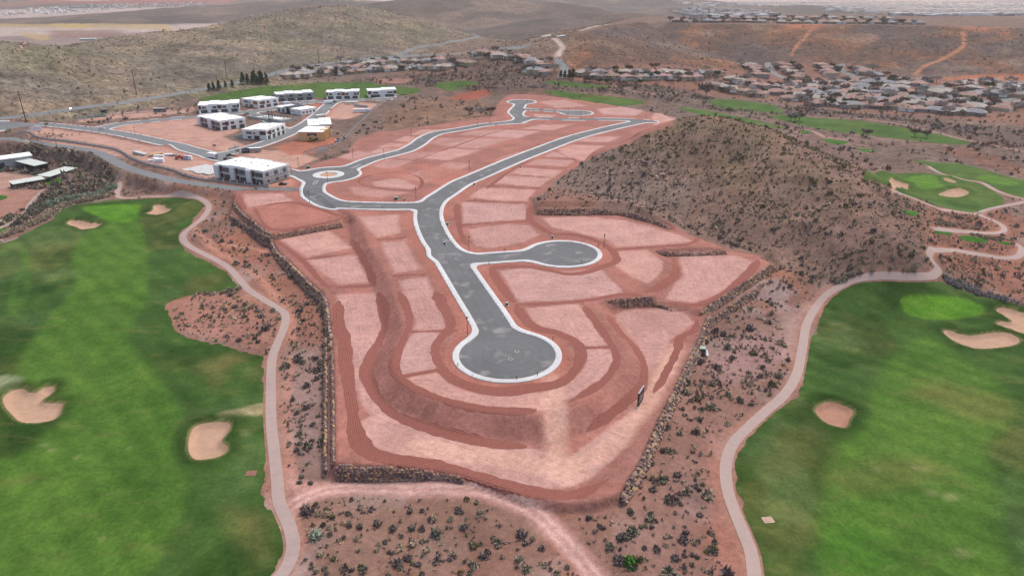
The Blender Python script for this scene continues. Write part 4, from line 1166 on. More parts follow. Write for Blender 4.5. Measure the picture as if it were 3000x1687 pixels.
def rock_wall(label, px, zl, outward, hmin=0.4, size=0.95, hfix=None, batter=0.35):
    p = smooth(plane(px, zl), n=4)[:, :2]
    s = np.concatenate([[0], np.cumsum(np.hypot(*np.diff(p, axis=0).T))])
    n = max(int(s[-1] / 0.5), 2)
    ss = np.linspace(0, s[-1], n)
    q = np.stack([np.interp(ss, s, p[:, 0]), np.interp(ss, s, p[:, 1])], 1)
    t = np.gradient(q, axis=0)
    t /= np.linalg.norm(t, axis=1)[:, None] + 1e-9
    nrm = np.stack([t[:, 1], -t[:, 0]], 1) * outward
    zi = lookup(ZG, *(q - nrm * 1.0).T)
    zo = lookup(ZG, *(q + nrm * 1.6).T)
    zi = np.convolve(np.pad(zi, 3, mode='edge'), np.ones(7) / 7, 'valid')
    zo = np.convolve(np.pad(zo, 3, mode='edge'), np.ones(7) / 7, 'valid')
    c = q[n // 2]
    root = thing('rock_retaining_wall', label, 'retaining wall', (c[0], c[1], zo[n // 2]), 0, 'stacked rock walls round the graded lots')
    cnt = 0
    hh = 0.0
    top = max((zi - zo).max(), 0.6)
    if s[-1] * top / (size * size * 0.62) > 290:
        size = math.sqrt(s[-1] * top / (290 * 0.62))
    while hh < top:
        ch = size * rr_.uniform(0.62, 0.82)
        x = rr_.uniform(0, size)
        while x < s[-1]:
            w = size * rr_.uniform(0.7, 1.45)
            i = min(int((x + w / 2) / s[-1] * (n - 1)), n - 1)
            H = zi[i] - zo[i]
            if H > hmin and hh < H - 0.1 and cnt < 300:
                f = hh / max(H, 0.5)
                off = batter * H * (1 - f) + 0.35 + rr_.uniform(-0.1, 0.1)
                pp = q[i] + nrm[i] * off
                o = bpy.data.objects.new('stone', rock_me[rr_.randrange(12)])
                COL.objects.link(o)
                o.parent = root
                o.location = (pp[0] - c[0], pp[1] - c[1], zo[i] + hh + ch * 0.45 - zo[n // 2])
                o.rotation_euler = (rr_.uniform(-.25, .25), rr_.uniform(-.3, .3), math.atan2(t[i][1], t[i][0]) + rr_.uniform(-.25, .25))
                o.scale = (w * 1.08, size * 0.95, ch * 1.25)
                cnt += 1
            x += w
        hh += ch * 0.92
    return root
rock_wall('rock wall along the bottom left corner of the lots above the dirt track', [(846,1168),(1000,1175),(1100,1186),(1165,1199)], -3.5, 1, 0.3, 0.85)
rock_wall('lower rock tier down the left edge of the lots by the scrub', [(824,852),(824,1000),(824,1184)], -5.4, 1, 0.4, 0.9)
rock_wall('upper rock tier down the left edge of the lots', [(839,880),(842,1000),(844,1160)], -3.5, 1, 0.4, 0.85)
rock_wall('rock wall slanting down to the left corner of the lots', [(682,594),(702,634),(762,692),(812,738),(825,768),(838,868)], -3.5, 1, 0.4, 0.9)
rock_wall('outer rock tier below the top left pad', [(581,540),(630,572),(677,604)], -3.6, 1, 0.4, 0.9)
rock_wall('inner rock tier below the top left pad', [(590,506),(612,534),(680,590)], -1.0, 1, 0.4, 0.9)
rock_wall('rock wall between the top left pad and the lots under it', [(680,590),(770,574),(858,558)], -1.0, 1, 0.4, 0.9)
rock_wall('rock wall between the lots right of the short cul-de-sac', [(1652,630),(1740,630),(1826,626)], 0.0, 1, 0.4, 0.9)
rock_wall('tall rock wall in the middle of the right hand lots', [(1480,763),(1560,753),(1640,748),(1700,764),(1757,783)], -0.5, 1, 0.4, 0.9)
rock_wall('upper rock tier down the right corner of the lots', [(1946,663),(1850,724),(1760,783)], -2.2, -1, 0.3, 0.9)
rock_wall('lower rock tier down the right corner of the lots', [(1964,684),(1870,745),(1778,806)], -4.9, -1, 0.3, 0.9)
rock_wall('long rock wall down the right side above the shrubs', [(1779,792),(1764,830),(1757,854),(1738,892),(1697,972),(1655,1052),(1606,1162),(1558,1242)], -3.5, -1, 0.35, 0.95)
def cut_wall(label, px, zl, outward):
    """rock wall holding up the knoll: the high side lies behind the line"""
    return rock_wall(label, px, zl, outward, 0.5, 0.95)
cut_wall('lower rock tier at the foot of the scrub knoll', [(1700,583),(1641,561),(1553,540),(1466,541),(1348,541)], 0.0, -1)
cut_wall('upper rock tier at the foot of the scrub knoll', [(1545,529),(1491,527),(1352,528)], 2.2, -1)

# ------------------------------------------------------------------ desert shrubs, boulders, river brush
def leaf_cloud(n, rx, rz, leaf, seed, hollow=0.55, up=0.35):
    """n small leaf triangles filling a low dome"""
    r = np.random.default_rng(seed)
    d = r.normal(size=(n, 3))
    d /= np.linalg.norm(d, axis=1)[:, None]
    d[:, 2] = np.abs(d[:, 2])
    rad = hollow + (1 - hollow) * r.random(n) ** 0.6
    lump = 1 + 0.3 * np.sin(d[:, 0] * 4 + seed) * np.cos(d[:, 1] * 5 + seed)
    c = d * (rad * lump)[:, None] * np.array([rx, rx, rz])
    a = r.normal(size=(n, 3)) + d * 0.5
    a /= np.linalg.norm(a, axis=1)[:, None]
    b = np.cross(a, r.normal(size=(n, 3)))
    b /= np.linalg.norm(b, axis=1)[:, None] + 1e-9
    l = leaf * (0.6 + 0.8 * r.random(n))[:, None]
    a[:, 2] += up
    V = np.concatenate([c - b * l * 0.5, c + b * l * 0.5, c + a * l * 1.1])
    V[:, 2] = np.maximum(V[:, 2], -0.05)
    i = np.arange(n)
    return V, np.stack([i, i + n, i + 2 * n], 1)
def leaf_mat(name, rgb, rgb2):
    m, nt, b = new_mat(name, 0.95, 0.05)
    n = noise_(nt, pos_(nt), 1.7, 3)
    nt.links.new(mixc(nt, ramp_(nt, n, 0.35, 0.65), rgb, rgb2), b.inputs['Base Color'])
    return m
SHM = [leaf_mat('dark_scrub', S(118, 104, 102), S(154, 138, 130)), leaf_mat('grey_green_scrub', S(130, 126, 106), S(162, 156, 136)), leaf_mat('straw_scrub', S(178, 158, 132), S(204, 188, 164)),
       leaf_mat('olive_scrub', S(124, 114, 80), S(154, 142, 104)), leaf_mat('russet_willow', S(138, 106, 90), S(168, 134, 114)), leaf_mat('silver_twigs', S(168, 158, 152), S(198, 188, 182)),
       leaf_mat('bright_green_leaf', S(80, 128, 54), S(108, 152, 72)), leaf_mat('evergreen_needles', S(58, 76, 50), S(82, 100, 66)), leaf_mat('pale_sage', S(158, 168, 144), S(182, 190, 166))]
SHN = ['dark purple-grey', 'grey-green', 'pale straw-coloured', 'olive', 'russet', 'silvery bare', 'bright green', 'dark evergreen', 'pale sage']
HI = [leaf_cloud(64, 0.5, 0.55, 0.30, 300 + k) for k in range(5)]
LO = [leaf_cloud(13, 0.5, 0.55, 0.5, 400 + k, 0.35) for k in range(6)]
hi_me = {}
def shrub_mesh(var, m):
    if (var, m) not in hi_me:
        V, T = HI[var]
        me = mk_mesh('desert_shrub', V, T, None, False)
        me.materials.append(SHM[m])
        hi_me[(var, m)] = me
    return hi_me[(var, m)]
# where plants may stand
RA = np.concatenate([[0], np.diff(rr)])[:, None] * (rr[:, None] * np.gradient(th)[None, :])
cell = RA.ravel()
sdev = sd_poly(P, DEVW, 60)
trk = line_uv(P, smooth(G(TRACK), n=5), 10)[0]
free = (sdev > 1.8) & (fN > 3.0) & (fO > 2.5) & (fpath > 2.6) & (fgrass > 0.8) & (trk > 3.4)
for r_, w_ in ((HW, 9.0), ([(-40,347),(0,349),(53,353.6),(107,362),(178,371),(231,380),(267,393),(293,409),(338,428),(429,452),(508,464),(600,476)], 5.5)):
    free &= line_uv(P, smooth(G(r_), n=5), 20)[0] > w_
c0sd = sd_poly(P, plane(C0, 0.0), 40)
free &= c0sd > 1
for a_ in ([(-60,430),(0,432),(40,440),(95,445),(110,462),(0,480),(-60,490)], [(-60,490),(0,478),(105,475),(100,490),(70,520),(20,545),(-60,575)], [(1960,800),(2070,720),(2120,700),(2060,760),(2020,830),(2005,900),(1980,900)],
           [(1790,1100),(1830,1080),(1820,1200),(1850,1300),(1890,1449),(1830,1449),(1790,1300),(1785,1180)], [(716,1190),(740,1215),(800,1232),(730,1280)]):
    free &= sd_poly(P, G(a_), 10) > 0
pat = sstep(0.34, 0.6, fbm(P, 9, 3, 101)) * 0.6 + 0.4
pat2 = sstep(0.35, 0.6, fbm(P, 26, 3, 102)) * 0.8 + 0.2
inview = (P[:, 1] > 60) & (np.abs(np.arctan2(P[:, 0], P[:, 1] + 30)) < 0.74)
near = (dist < 470) & free & inview
def pick(dens, n, seed):
    r = np.random.default_rng(seed)
    w = dens * cell
    c = np.cumsum(w)
    n = int(min(n, c[-1]))
    k = np.searchsorted(c, r.random(n) * c[-1])
    i, j = np.clip(k // NC, 0, NR - 2), np.clip(k % NC, 0, NC - 2)
    R = rr[i] + (rr[i + 1] - rr[i]) * r.random(n)
    Tt = th[j] + (th[j + 1] - th[j]) * r.random(n)
    x, y = R * np.sin(Tt), R * np.cos(Tt) - APEX
    return np.stack([x, y, lookup(ZG, x, y)], 1), k
def mass(name, pts, size, mat, label, cat, templ, seed, flat=1.0):
    r = np.random.default_rng(seed)
    Vs, Ts, n0 = [], [], 0
    var = r.integers(0, len(templ), len(pts))
    for v in range(len(templ)):
        q = pts[var == v]
        if not len(q):
            continue
        sz = size[var == v]
        V, T = templ[v]
        a = r.random(len(q)) * 6.283
        ca, sa = np.cos(a)[:, None], np.sin(a)[:, None]
        X = (V[None, :, 0] * ca - V[None, :, 1] * sa) * sz[:, None] + q[:, 0:1]
        Y = (V[None, :, 0] * sa + V[None, :, 1] * ca) * sz[:, None] + q[:, 1:2]
        Zz = V[None, :, 2] * sz[:, None] * flat + q[:, 2:3]
        Vs.append(np.stack([X, Y, Zz], 2).reshape(-1, 3))
        Ts.append((T[None] + (np.arange(len(q)) * len(V))[:, None, None] + n0).reshape(-1, 3))
        n0 += len(q) * len(V)
    if Vs:
        obj(name, mk_mesh(name, np.vstack(Vs), np.vstack(Ts), None, False), mat, kind='stuff', label=label, category=cat)
hillA = (A_hill > 0.2)
dn = near * (pat * (0.19 + 0.32 * hillA) * np.where(dist < 255, 2.0, np.where(dist < 330, 1.0, 0.8)))
pts, kk = pick(dn, 40000, 11)
rs = np.random.default_rng(12)
size = np.exp(rs.normal(-0.48, 0.52, len(pts))).clip(0.28, 2.4)
up_ = sstep(10, 24, hills[kk])
u = rs.random(len(pts))
kind = np.where(u < 0.46, 0, np.where(u < 0.70, 1, np.where(u < 0.92, 2, 3)))
kind = np.where((rs.random(len(pts)) < up_ * 0.7), 3, kind)
size = np.where(kind == 3, size * 1.0, size)
size = np.where(hillA[kk], size * 0.82, size)
# the largest in the picture stand as shrubs of their own, the rest as a mass
c, s = math.cos(PITCH), math.sin(PITCH)
dep = pts[:, 1] * c - (pts[:, 2] - CAMZ) * s
sx = CX + FPX * pts[:, 0] / dep
sy = CY - FPX * (pts[:, 1] * s + (pts[:, 2] - CAMZ) * c) / dep
show = np.where((sx > 5) & (sx < 2570) & (sy > 0) & (sy < 1445) & (kind < 9), size / dep, 0)
big = np.argsort(-show)[:296]
AREAS = [('below the dirt track at the bottom', lambda x, y: (y > 1225) & (x > 740) & (x < 1480)), ('between the right wall and right path', lambda x, y: (x > 1480) & (y > 700)),
         ('between the left path and left wall', lambda x, y: (x > 640) & (x < 830)), ('on the sandy spur in the left fairway', lambda x, y: (x > 400) & (x < 700) & (y > 720)), ('near the crest of the scrub knoll', lambda x, y: (x > 1300) & (y < 380)), ('on the right flank of the scrub knoll', lambda x, y: (x > 1980)), ('low on the near flank of the knoll', lambda x, y: (x > 1300) & (y > 500)), ('on the rocky left flank of the knoll', lambda x, y: (x > 1300) & (x < 1700)), ('halfway up the scrub knoll', lambda x, y: x > 1300), ('beside the left cart path', lambda x, y: x > -9e9)]
SZ = ['small', 'middling', 'broad']
isbig = np.zeros(len(pts), bool)
isbig[big] = True
for i in big:
    ar = next(n for n, f in AREAS if f(sx[i], sy[i]))
    z_ = SZ[int(np.searchsorted([1.25, 1.6], size[i]))]
    o = obj('desert_shrub', shrub_mesh(int(rs.integers(5)), int(kind[i])), None, None, label='%s %s desert shrub %s' % (z_, SHN[int(kind[i])], ar), category='shrub', group='%s %s shrubs %s' % (z_, SHN[int(kind[i])], ar))
    o.location = pts[i]
    o.rotation_euler = (0, 0, rs.random() * 6.28)
    o.scale = (size[i] * 1.1, size[i] * 1.1, size[i] * 0.95)
for m in range(4):
    k = (~isbig) & (kind == m)
    mass('scrub', pts[k], size[k] * 1.08, SHM[m], '%s desert scrub dotted over the natural ground' % SHN[m], 'scrub', LO, 50 + m)
# hedge of pale rabbitbrush along the left fairway and grey brush by the yard
def band(px, width, n, smin, smax, m, label, seed, name='brush', cat='brush', templ=None):
    p = smooth(G(px), n=6)
    s_ = np.concatenate([[0], np.cumsum(np.hypot(*np.diff(p[:, :2], axis=0).T))])
    r = np.random.default_rng(seed)
    t = r.random(n) * s_[-1]
    x = np.interp(t, s_, p[:, 0]) + r.normal(0, width, n)
    y = np.interp(t, s_, p[:, 1]) + r.normal(0, width, n)
    ok = lookup(fgrass.reshape(NR, NC), x, y) > 0.6
    ok &= lookup(fpath.reshape(NR, NC), x, y) > 2.0
    q = np.stack([x, y, lookup(ZG, x, y)], 1)[ok]
    mass(name, q, r.uniform(smin, smax, len(q)), SHM[m], label, cat, templ or HI, seed)
band([(0,600),(60,575),(120,548),(160,520),(200,510),(240,502),(290,490)], 0.9, 240, 1.6, 3.0, 2, 'pale straw brush hedging the upper edge of the left fairway', 31)
band([(120,520),(160,505),(230,495),(290,470),(285,478)], 1.6, 90, 1.8, 3.4, 8, 'sage brush between the left fairway and the yard', 32)
band([(20,560),(70,540),(110,515),(130,500)], 3.0, 130, 1.6, 3.2, 1, 'grey-green brush below the maintenance yard', 33)
band([(2100,705),(2240,690),(2330,690)], 1.2, 60, 1.2, 2.4, 2, 'straw brush along the path above the right green', 34)
band([(480,740),(560,732),(600,728)], 0.8, 40, 0.8, 1.8, 2, 'straw tufts on the rim of the sandy spur', 35)
band([(2352,560),(2400,572),(2440,590),(2500,602),(2540,610)], 2.0, 90, 0.8, 1.8, 2, 'straw grass round the small tees', 36)
band([(2390,715),(2450,735),(2520,755),(2576,770)], 1.5, 70, 1.2, 2.6, 5, 'silvery brush above the right green', 37)
# middle distance: slopes by the left road, river bottom, hillsides
riv = sd_poly(P, G(RIV), 40)
leftslope = sd_poly(P, G([(0,365),(60,368),(150,378),(240,395),(290,440),(270,480),(130,500),(60,560),(0,590),(-60,600),(-60,365)]), 20)
dn2 = free * inview * ((riv < 0) * 0.055 + (leftslope < 0) * 0.22 + ((dist > 470) & (dist < 900) & (riv >= 0) & (hills < 3) & (wm < 0.02)) * 0.012) * pat2
p2, k2 = pick(dn2, 9000, 13)
s2 = np.exp(rs.normal(0.5, 0.4, len(p2))).clip(0.7, 3.6)
u = rs.random(len(p2))
inr = riv[k2] < 0
kd = np.where(inr, np.where(u < 0.45, 4, np.where(u < 0.65, 1, np.where(u < 0.85, 0, 5))), np.where(u < 0.4, 1, np.where(u < 0.75, 0, np.where(u < 0.9, 4, 2))))
for m in (0, 1, 2, 4, 5):
    k = kd == m
    mass('river_brush', p2[k], s2[k], SHM[m], '%s brush along the river bottom and slopes' % SHN[m], 'brush', LO, 70 + m)
dn3 = inview * ((B_hill > 0.4) | ((mm > 0.3) & (wm < 0.97))) * (dist < 1500) * 0.018 * pat2
p3, k3 = pick(dn3, 14000, 14)
s3 = np.exp(rs.normal(0.0, 0.3, len(p3)))
for m in (0, 1, 3):
    k = rs.integers(0, 3, len(p3)) == {0: 0, 1: 1, 3: 2}[m]
    mass('hillside_scrub', p3[k], s3[k], SHM[m], '%s scrub on the far hillsides' % SHN[m], 'scrub', LO, 80 + m)
# boulders
ROCK = [(np.array([v.co[:] for v in me.vertices]), np.array([p.vertices[:3] for p in me.polygons if len(p.vertices) == 3])) for me in rock_me[:6]]
flank = sd_poly(P, G([(1430,445),(1500,400),(1580,395),(1680,420),(1720,470),(1680,500),(1600,505),(1520,520),(1450,500),(1400,478)]), 10)
flank2 = sd_poly(P, G([(1560,420),(1620,405),(1690,430),(1700,465),(1620,470)]), 10)
p4, _ = pick(free * ((flank < 0) * 0.05 + (flank2 < 0) * 0.16), 900, 15)
s4 = np.exp(rs.normal(-0.1, 0.5, len(p4))).clip(0.4, 3.2)
o4 = np.argsort(-s4)
for i in o4[:60]:
    o = obj('boulder', rock_me[int(rs.integers(12))], None, None, label='%s weathered boulder on the rocky flank of the knoll' % ('large' if s4[i] > 1.7 else 'small'), category='boulder', group='boulders on the flank of the knoll')
    o.location = p4[i]
    o.rotation_euler = rs.random(3) * 6.28
    o.scale = (s4[i] * 1.3, s4[i] * 1.1, s4[i] * 0.9)
mass('rubble', p4[o4[60:]], s4[o4[60:]], plain('rock_5', ROCKC[5]), 'pale rubble among the shrubs on the knoll', 'rubble', ROCK, 90)
p5, _ = pick(inview * (crest > 0.3) * (dist < 1500) * 0.012, 700, 16)
mass('crest_rocks', p5, np.exp(rs.normal(0.9, 0.5, len(p5))), plain('rock_0', ROCKC[0]), 'rock outcrops along the crest of the far left hill', 'rock', ROCK, 91)

# ------------------------------------------------------------------ trees
def limbs(seed, h, r0, n=7, spread=0.5):
    q = random.Random(seed)
    m = MB()
    m.cyl((0, 0, -0.2), (0.05 * h, 0.02 * h, h * 0.45), r0, r0 * 0.65, 6)
    tips = []
    for k in range(n):
        a = 6.283 * k / n + q.uniform(-.4, .4)
        z0 = h * q.uniform(0.22, 0.45)
        e = (math.cos(a) * h * spread * q.uniform(.5, 1), math.sin(a) * h * spread * q.uniform(.5, 1), h * q.uniform(0.6, 0.95))
        m.cyl((0.03 * h, 0.01 * h, z0), e, r0 * 0.5, r0 * 0.12, 5)
        tips.append(e)
    return m, tips
def crown(tips, n, leaf, rad, seed, squash=1.0):
    Vs, Ts, n0 = [], [], 0
    for i, t in enumerate(tips):
        V, T = leaf_cloud(n, rad, rad * 1.2, leaf, seed * 50 + i, 0.2)
        V = V * np.array([1, 1, squash]) + np.array(t) - np.array([0, 0, rad * 0.55])
        Vs.append(V)
        Ts.append(T + n0)
        n0 += len(V)
    return np.vstack(Vs), np.vstack(Ts)
M_bark = plain('bark', S(104, 88, 78), 0.95, 0.2, 2.0)
def make_tree(name, seed, h, mat, n, leaf, rad, spread, nl=7):
    root = thing(name, 'tree', 'tree', (0, -400, 0))
    m, tips = limbs(seed, h, h * 0.035, nl, spread)
    m.build('trunk', M_bark, root)
    V, T = crown(tips + [(0, 0, h * 0.75)], n, leaf, rad, seed)
    obj('crown', mk_mesh('crown', V, T, None, False), mat, root)
    return root
def make_pine(seed, h):
    root = thing('evergreen_tree', 'tree', 'tree', (0, -400, 0))
    MB().cyl((0, 0, -0.2), (0, 0, h * 0.9), h * 0.03, h * 0.01, 6).build('trunk', M_bark, root)
    tips, q = [], random.Random(seed)
    V_, T_, n0 = [], [], 0
    for k in range(9):
        zz = h * (0.12 + 0.095 * k)
        R = h * 0.30 * (1 - 0.085 * k) * q.uniform(.8, 1.15)
        V, T = leaf_cloud(34, R, h * 0.13, h * 0.11, seed * 20 + k, 0.3)
        V = V + np.array([q.uniform(-.3, .3), q.uniform(-.3, .3), zz])
        V_.append(V)
        T_.append(T + n0)
        n0 += len(V)
    obj('crown', mk_mesh('crown', np.vstack(V_), np.vstack(T_), None, False), SHM[7], root)
    return root
TREES = {'bare': [make_tree('bare_tree', 1, 6.0, SHM[5], 44, 0.62, 1.6, 0.55), make_tree('bare_tree', 2, 5.0, leaf_mat('brown_twigs', S(112, 98, 92), S(140, 124, 116)), 44, 0.62, 1.5, 0.6)],
         'round': [make_tree('evergreen_tree', 3, 5.0, SHM[7], 40, 0.6, 1.5, 0.45), make_tree('evergreen_tree', 4, 4.2, leaf_mat('olive_leaves', S(62, 72, 46), S(88, 94, 62)), 40, 0.55, 1.4, 0.5)],
         'pine': [make_pine(5, 9.0), make_pine(6, 8.0)]}
used = set()
def plant(kind_, px, label, scale=1.0, group=None, world=None):
    w = G([px])[0] if world is None else world
    t = TREES[kind_][rs.integers(2)]
    rz, k = rs.random() * 6.28, scale * rs.uniform(0.9, 1.12)
    if t.name not in used:
        used.add(t.name)
        t.location, t.rotation_euler, t.scale, t['label'] = w, (0, 0, rz), (k, k, k), label
        if group:
            t['group'] = group
        return t
    return dup(t, w, rz, label, group, (k, k, k))
gp = 'dark pines in the clump by the highway'
for i, x in enumerate((612, 624, 636, 648, 660, 672, 640, 656)):
    plant('pine', (x, 213 if i < 6 else 207), '%s dark pine from the left in the dense clump by the highway' % ordn(i), 1.35, gp)
for i, (x, y) in enumerate(((527,229),(538,228),(552,227),(568,222),(585,220))):
    plant('pine', (x, y), '%s pine from the left in the loose row beside the highway bend' % ordn(i), 0.95, 'pines in the loose row by the highway')
for i, (x, y) in enumerate(((1411,197),(1421,198),(1432,199),(1441,199),(1474,207),(1482,207),(1490,206),(1508,210),(1526,212),(1536,211),(1567,214),(1577,215),(1590,214),(1610,214),(1655,213),(1693,211))):
    plant('pine' if i in (0,1,2,3) else ('round' if i in (4,5,7,8,13) else 'bare'), (x, y), '%s tree from the left in the row between fairway and lower houses' % ordn(i), 1.1, 'trees in the row behind the far fairway')
plant('bare', (1775,245), 'big whitish bare cottonwood by the river brush', 2.6)
for i, (x, y) in enumerate(((1080,216),(1090,214),(1180,290),(1210,293),(1235,290))):
    plant('bare', (x, y), '%s bare tree from the left in the brushy draw behind the streets' % ordn(i), 1.3, 'bare trees in the draw')
for i, (x, y) in enumerate(((2130,285),(2150,287),(2120,284),(2300,345),(2330,348),(2180,346),(2000,306),(2010,306),(1990,305))):
    plant('bare', (x, y), '%s bare tree listed leftwards beside the long right fairway' % ordn(i), 1.3, 'bare trees beside the right fairway')
for i, (x, y) in enumerate(((790,360),(826,345),(866,352),(898,340),(905,335),(926,330),(850,342),(915,322))):
    plant('round', (x, y), '%s young evergreen from the left below the condo fence' % ordn(i), 0.45, 'young evergreens below the condo fence')
for i, (x, y) in enumerate(((600,384),(540,371),(572,305),(118,318),(190,296),(215,294),(160,299))):
    plant('round', (x, y), '%s young tree from the right along the condo streets' % ordn(i), 0.45, 'young trees along the condo streets')
for i, (x, y) in enumerate(((1587,1419),(797,1350))):
    o = obj('desert_shrub', shrub_mesh(2, 6 if i == 0 else 8), None, None, label=('bright green round bush at the bottom beside the haul track', 'pale sage round bush beside the cart path bend')[i], category='shrub')
    o.location = G([(x, y)])[0]
    o.scale = (2.6, 2.6, 2.0)

# ------------------------------------------------------------------ condominium blocks
def ordered(A, N, B):
    """frame from three ground pixels: left end and right end of the face towards us, and the far end of its right side"""
    w = G([A, N, B])
    x = w[1, :2] - w[0, :2]
    L = np.hypot(*x)
    x /= L
    y = np.array([-x[1], x[0]])
    D = abs((w[2, :2] - w[1, :2]) @ y)
    return w[0], math.atan2(x[1], x[0]), L, D
FACES = {'front': lambda L, D: ((0, 0), (1, 0), (0, -1), L), 'right': lambda L, D: ((L, 0), (0, 1), (1, 0), D), 'left': lambda L, D: ((0, 0), (0, 1), (-1, 0), D)}
def on_face(L, D, face, a0, a1, z0, z1, out0, out1, mb=None):
    (ox, oy), (ux, uy), (nx, ny), W = FACES[face](L, D)
    p = (ox + ux * a0 + nx * out0, oy + uy * a0 + ny * out0)
    q = (ox + ux * a1 + nx * out1, oy + uy * a1 + ny * out1)
    m = mb or MB()
    return m.box(min(p[0], q[0]), max(p[0], q[0]), min(p[1], q[1]), max(p[1], q[1]), z0, z1)
def window(root, L, D, face, a0, a1, z0, z1, out=0.0):
    w = on_face(L, D, face, a0, a1, z0, z1, out + 0.02, out + 0.06).build('window', M_glass, root)
    fr = MB()
    t = 0.09
    for b_ in ((a0 - t, a1 + t, z1, z1 + t), (a0 - t, a1 + t, z0 - t, z0), (a0 - t, a0, z0, z1), (a1, a1 + t, z0, z1), ((a0 + a1) / 2 - .04, (a0 + a1) / 2 + .04, z0, z1)):
        on_face(L, D, face, b_[0], b_[1], b_[2], b_[3], out + 0.01, out + 0.11, fr)
    fr.build('window_frame', M_dark, w)
def condo(name, label, A, N, B, H=6.8, units=4, accent=M_red, wall=M_white, front='garage', right='end', rear_yard=None, scaffold=None, dmin=9.0):
    loc, rz, L, D = ordered(A, N, B)
    D = max(D, dmin)
    root = thing(name, label, 'building', (loc[0], loc[1], loc[2] - 0.05), rz, 'white flat-roofed condominium blocks')
    uw = L / units
    core = MB().box(0, L, 0, D, -0.4, H - 0.5)
    core.build('wall', wall, root)
    # roofs step from unit to unit, each with a parapet rim
    for k in range(units):
        h = H + (0.0, 0.55)[k % 2]
        x0, x1 = k * uw - (0.25 if k == 0 else 0), (k + 1) * uw + (0.25 if k == units - 1 else 0)
        rf = MB().box(x0, x1, -0.3 - 0.35 * (k % 2), D + 0.3, H - 0.5, h).build('roof', M_roofw, root)
        rim = MB()
        for b_ in ((x0, x1, -0.3 - 0.35 * (k % 2), -0.05 - 0.35 * (k % 2)), (x0, x1, D + 0.05, D + 0.3), (x0, x0 + .25, -0.05, D + .05), (x1 - .25, x1, -0.05, D + .05)):
            rim.box(b_[0], b_[1], b_[2], b_[3], h, h + 0.3)
        rim.build('parapet', M_white, rf)
        vt = MB()
        vt.box(x0 + uw * .45, x0 + uw * .45 + .9, D * .5, D * .5 + .9, h, h + .5)
        vt.box(x0 + uw * .6, x0 + uw * .6 + .5, D * .62, D * .62 + .5, h, h + .35)
        vt.build('roof_vent', M_galv, rf)
    h2 = H * 0.5
    if front == 'garage':
        for k in range(units):
            a = k * uw
            if k in (0, units - 1):
                on_face(L, D, 'front', a + (0.1 if k == 0 else uw * .78), a + (uw * .22 if k == 0 else uw - .1), h2 + .1, H - .45, 0.0, 0.5).build('accent_panel', accent, root)
            on_face(L, D, 'front', a + uw * .18, a + uw * .82, 0.0, h2 - .6, -0.02, 0.04).build('garage_door', M_garage, root)
            b_ = on_face(L, D, 'front', a + uw * .3, a + uw * .78, h2, H - .5, 0.0, 0.8).build('bay', wall, root)
            window(root, L, D, 'front', a + uw * .36, a + uw * .72, h2 + .5, H - 1.2, 0.8)
            if k < units - 1 and k % 2 == 1:
                on_face(L, D, 'front', a + uw * .85, a + uw * 1.25, h2, H - .55, 0.02, 0.5).build('accent_panel', accent, root)
            on_face(L, D, 'front', a + uw * .02, a + uw * .12, 0, 2.0, 1.2, 3.4).build('wing_wall', wall, root)
        on_face(L, D, 'front', 0.2, L - 0.2, 0.0, 0.06, 0.0, 5.5).build('driveway', M_conc, root)
    elif front == 'rear':
        for k in range(units):
            a = k * uw
            on_face(L, D, 'front', a + uw * .02, a + uw * .30, 0, H - .3, 0.0, 1.4).build('pier', wall, root)
            on_face(L, D, 'front', a + uw * .30, a + uw * .48, h2 * .1, H - .6, 0.01, 0.25).build('accent_panel', accent, root)
            on_face(L, D, 'front', a + uw * .48, a + uw * .98, h2 - .15, h2 + .12, 0.0, 2.2).build('balcony_slab', M_conc, root)
            on_face(L, D, 'front', a + uw * .5, a + uw * .96, h2 + .2, h2 + 2.6, 0.01, 0.05).build('glass_door', M_glass, root)
            on_face(L, D, 'front', a + uw * .52, a + uw * .92, 0.1, 2.4, 0.01, 0.05).build('glass_door', M_glass, root)
            rail = MB()
            on_face(L, D, 'front', a + uw * .48, a + uw * .98, h2 + 1.05, h2 + 1.12, 2.12, 2.18, rail)
            for q in range(9):
                aa = a + uw * (.48 + .5 * q / 8)
                on_face(L, D, 'front', aa - .02, aa + .02, h2 + .12, h2 + 1.05, 2.13, 2.17, rail)
            rail.build('railing', M_dark, root)
    elif front == 'plain':
        window(root, L, D, 'front', L * .18, L * .4, h2 + .5, H - 1.4)
        window(root, L, D, 'front', L * .22, L * .36, 0.8, 2.2)
        on_face(L, D, 'front', L * .47, L * .68, h2 - .1, H - .5, 0.0, 0.7).build('bay', wall, root)
        window(root, L, D, 'front', L * .5, L * .56, h2 + .6, H - 1.5, 0.7)
        on_face(L, D, 'front', L * .48, L * .7, 0.1, 2.7, -0.3, 0.02).build('entry_recess', accent, root)
        on_face(L, D, 'front', L * .74, L * .98, h2 + .2, H - .5, 0.0, 0.35).build('accent_panel', accent, root)
    if right in ('garage', 'end'):
        n = max(1, int(D / 6))
        for k in range(n):
            a, w = k * D / n, D / n
            window(root, L, D, 'right', a + w * .25, a + w * .6, h2 + .6, H - 1.3)
            if right == 'garage':
                on_face(L, D, 'right', a + w * .2, a + w * .8, 0, h2 - .6, 0.0, 0.05).build('garage_door', M_garage, root)
                on_face(L, D, 'right', a + w * .62, a + w * .95, h2, H - .5, 0.0, 0.6).build('accent_panel', accent if k == 0 else wall, root)
            else:
                window(root, L, D, 'right', a + w * .35, a + w * .6, 0.8, 2.2)
    window(root, L, D, 'left', D * .3, D * .45, h2 + .6, H - 1.4)
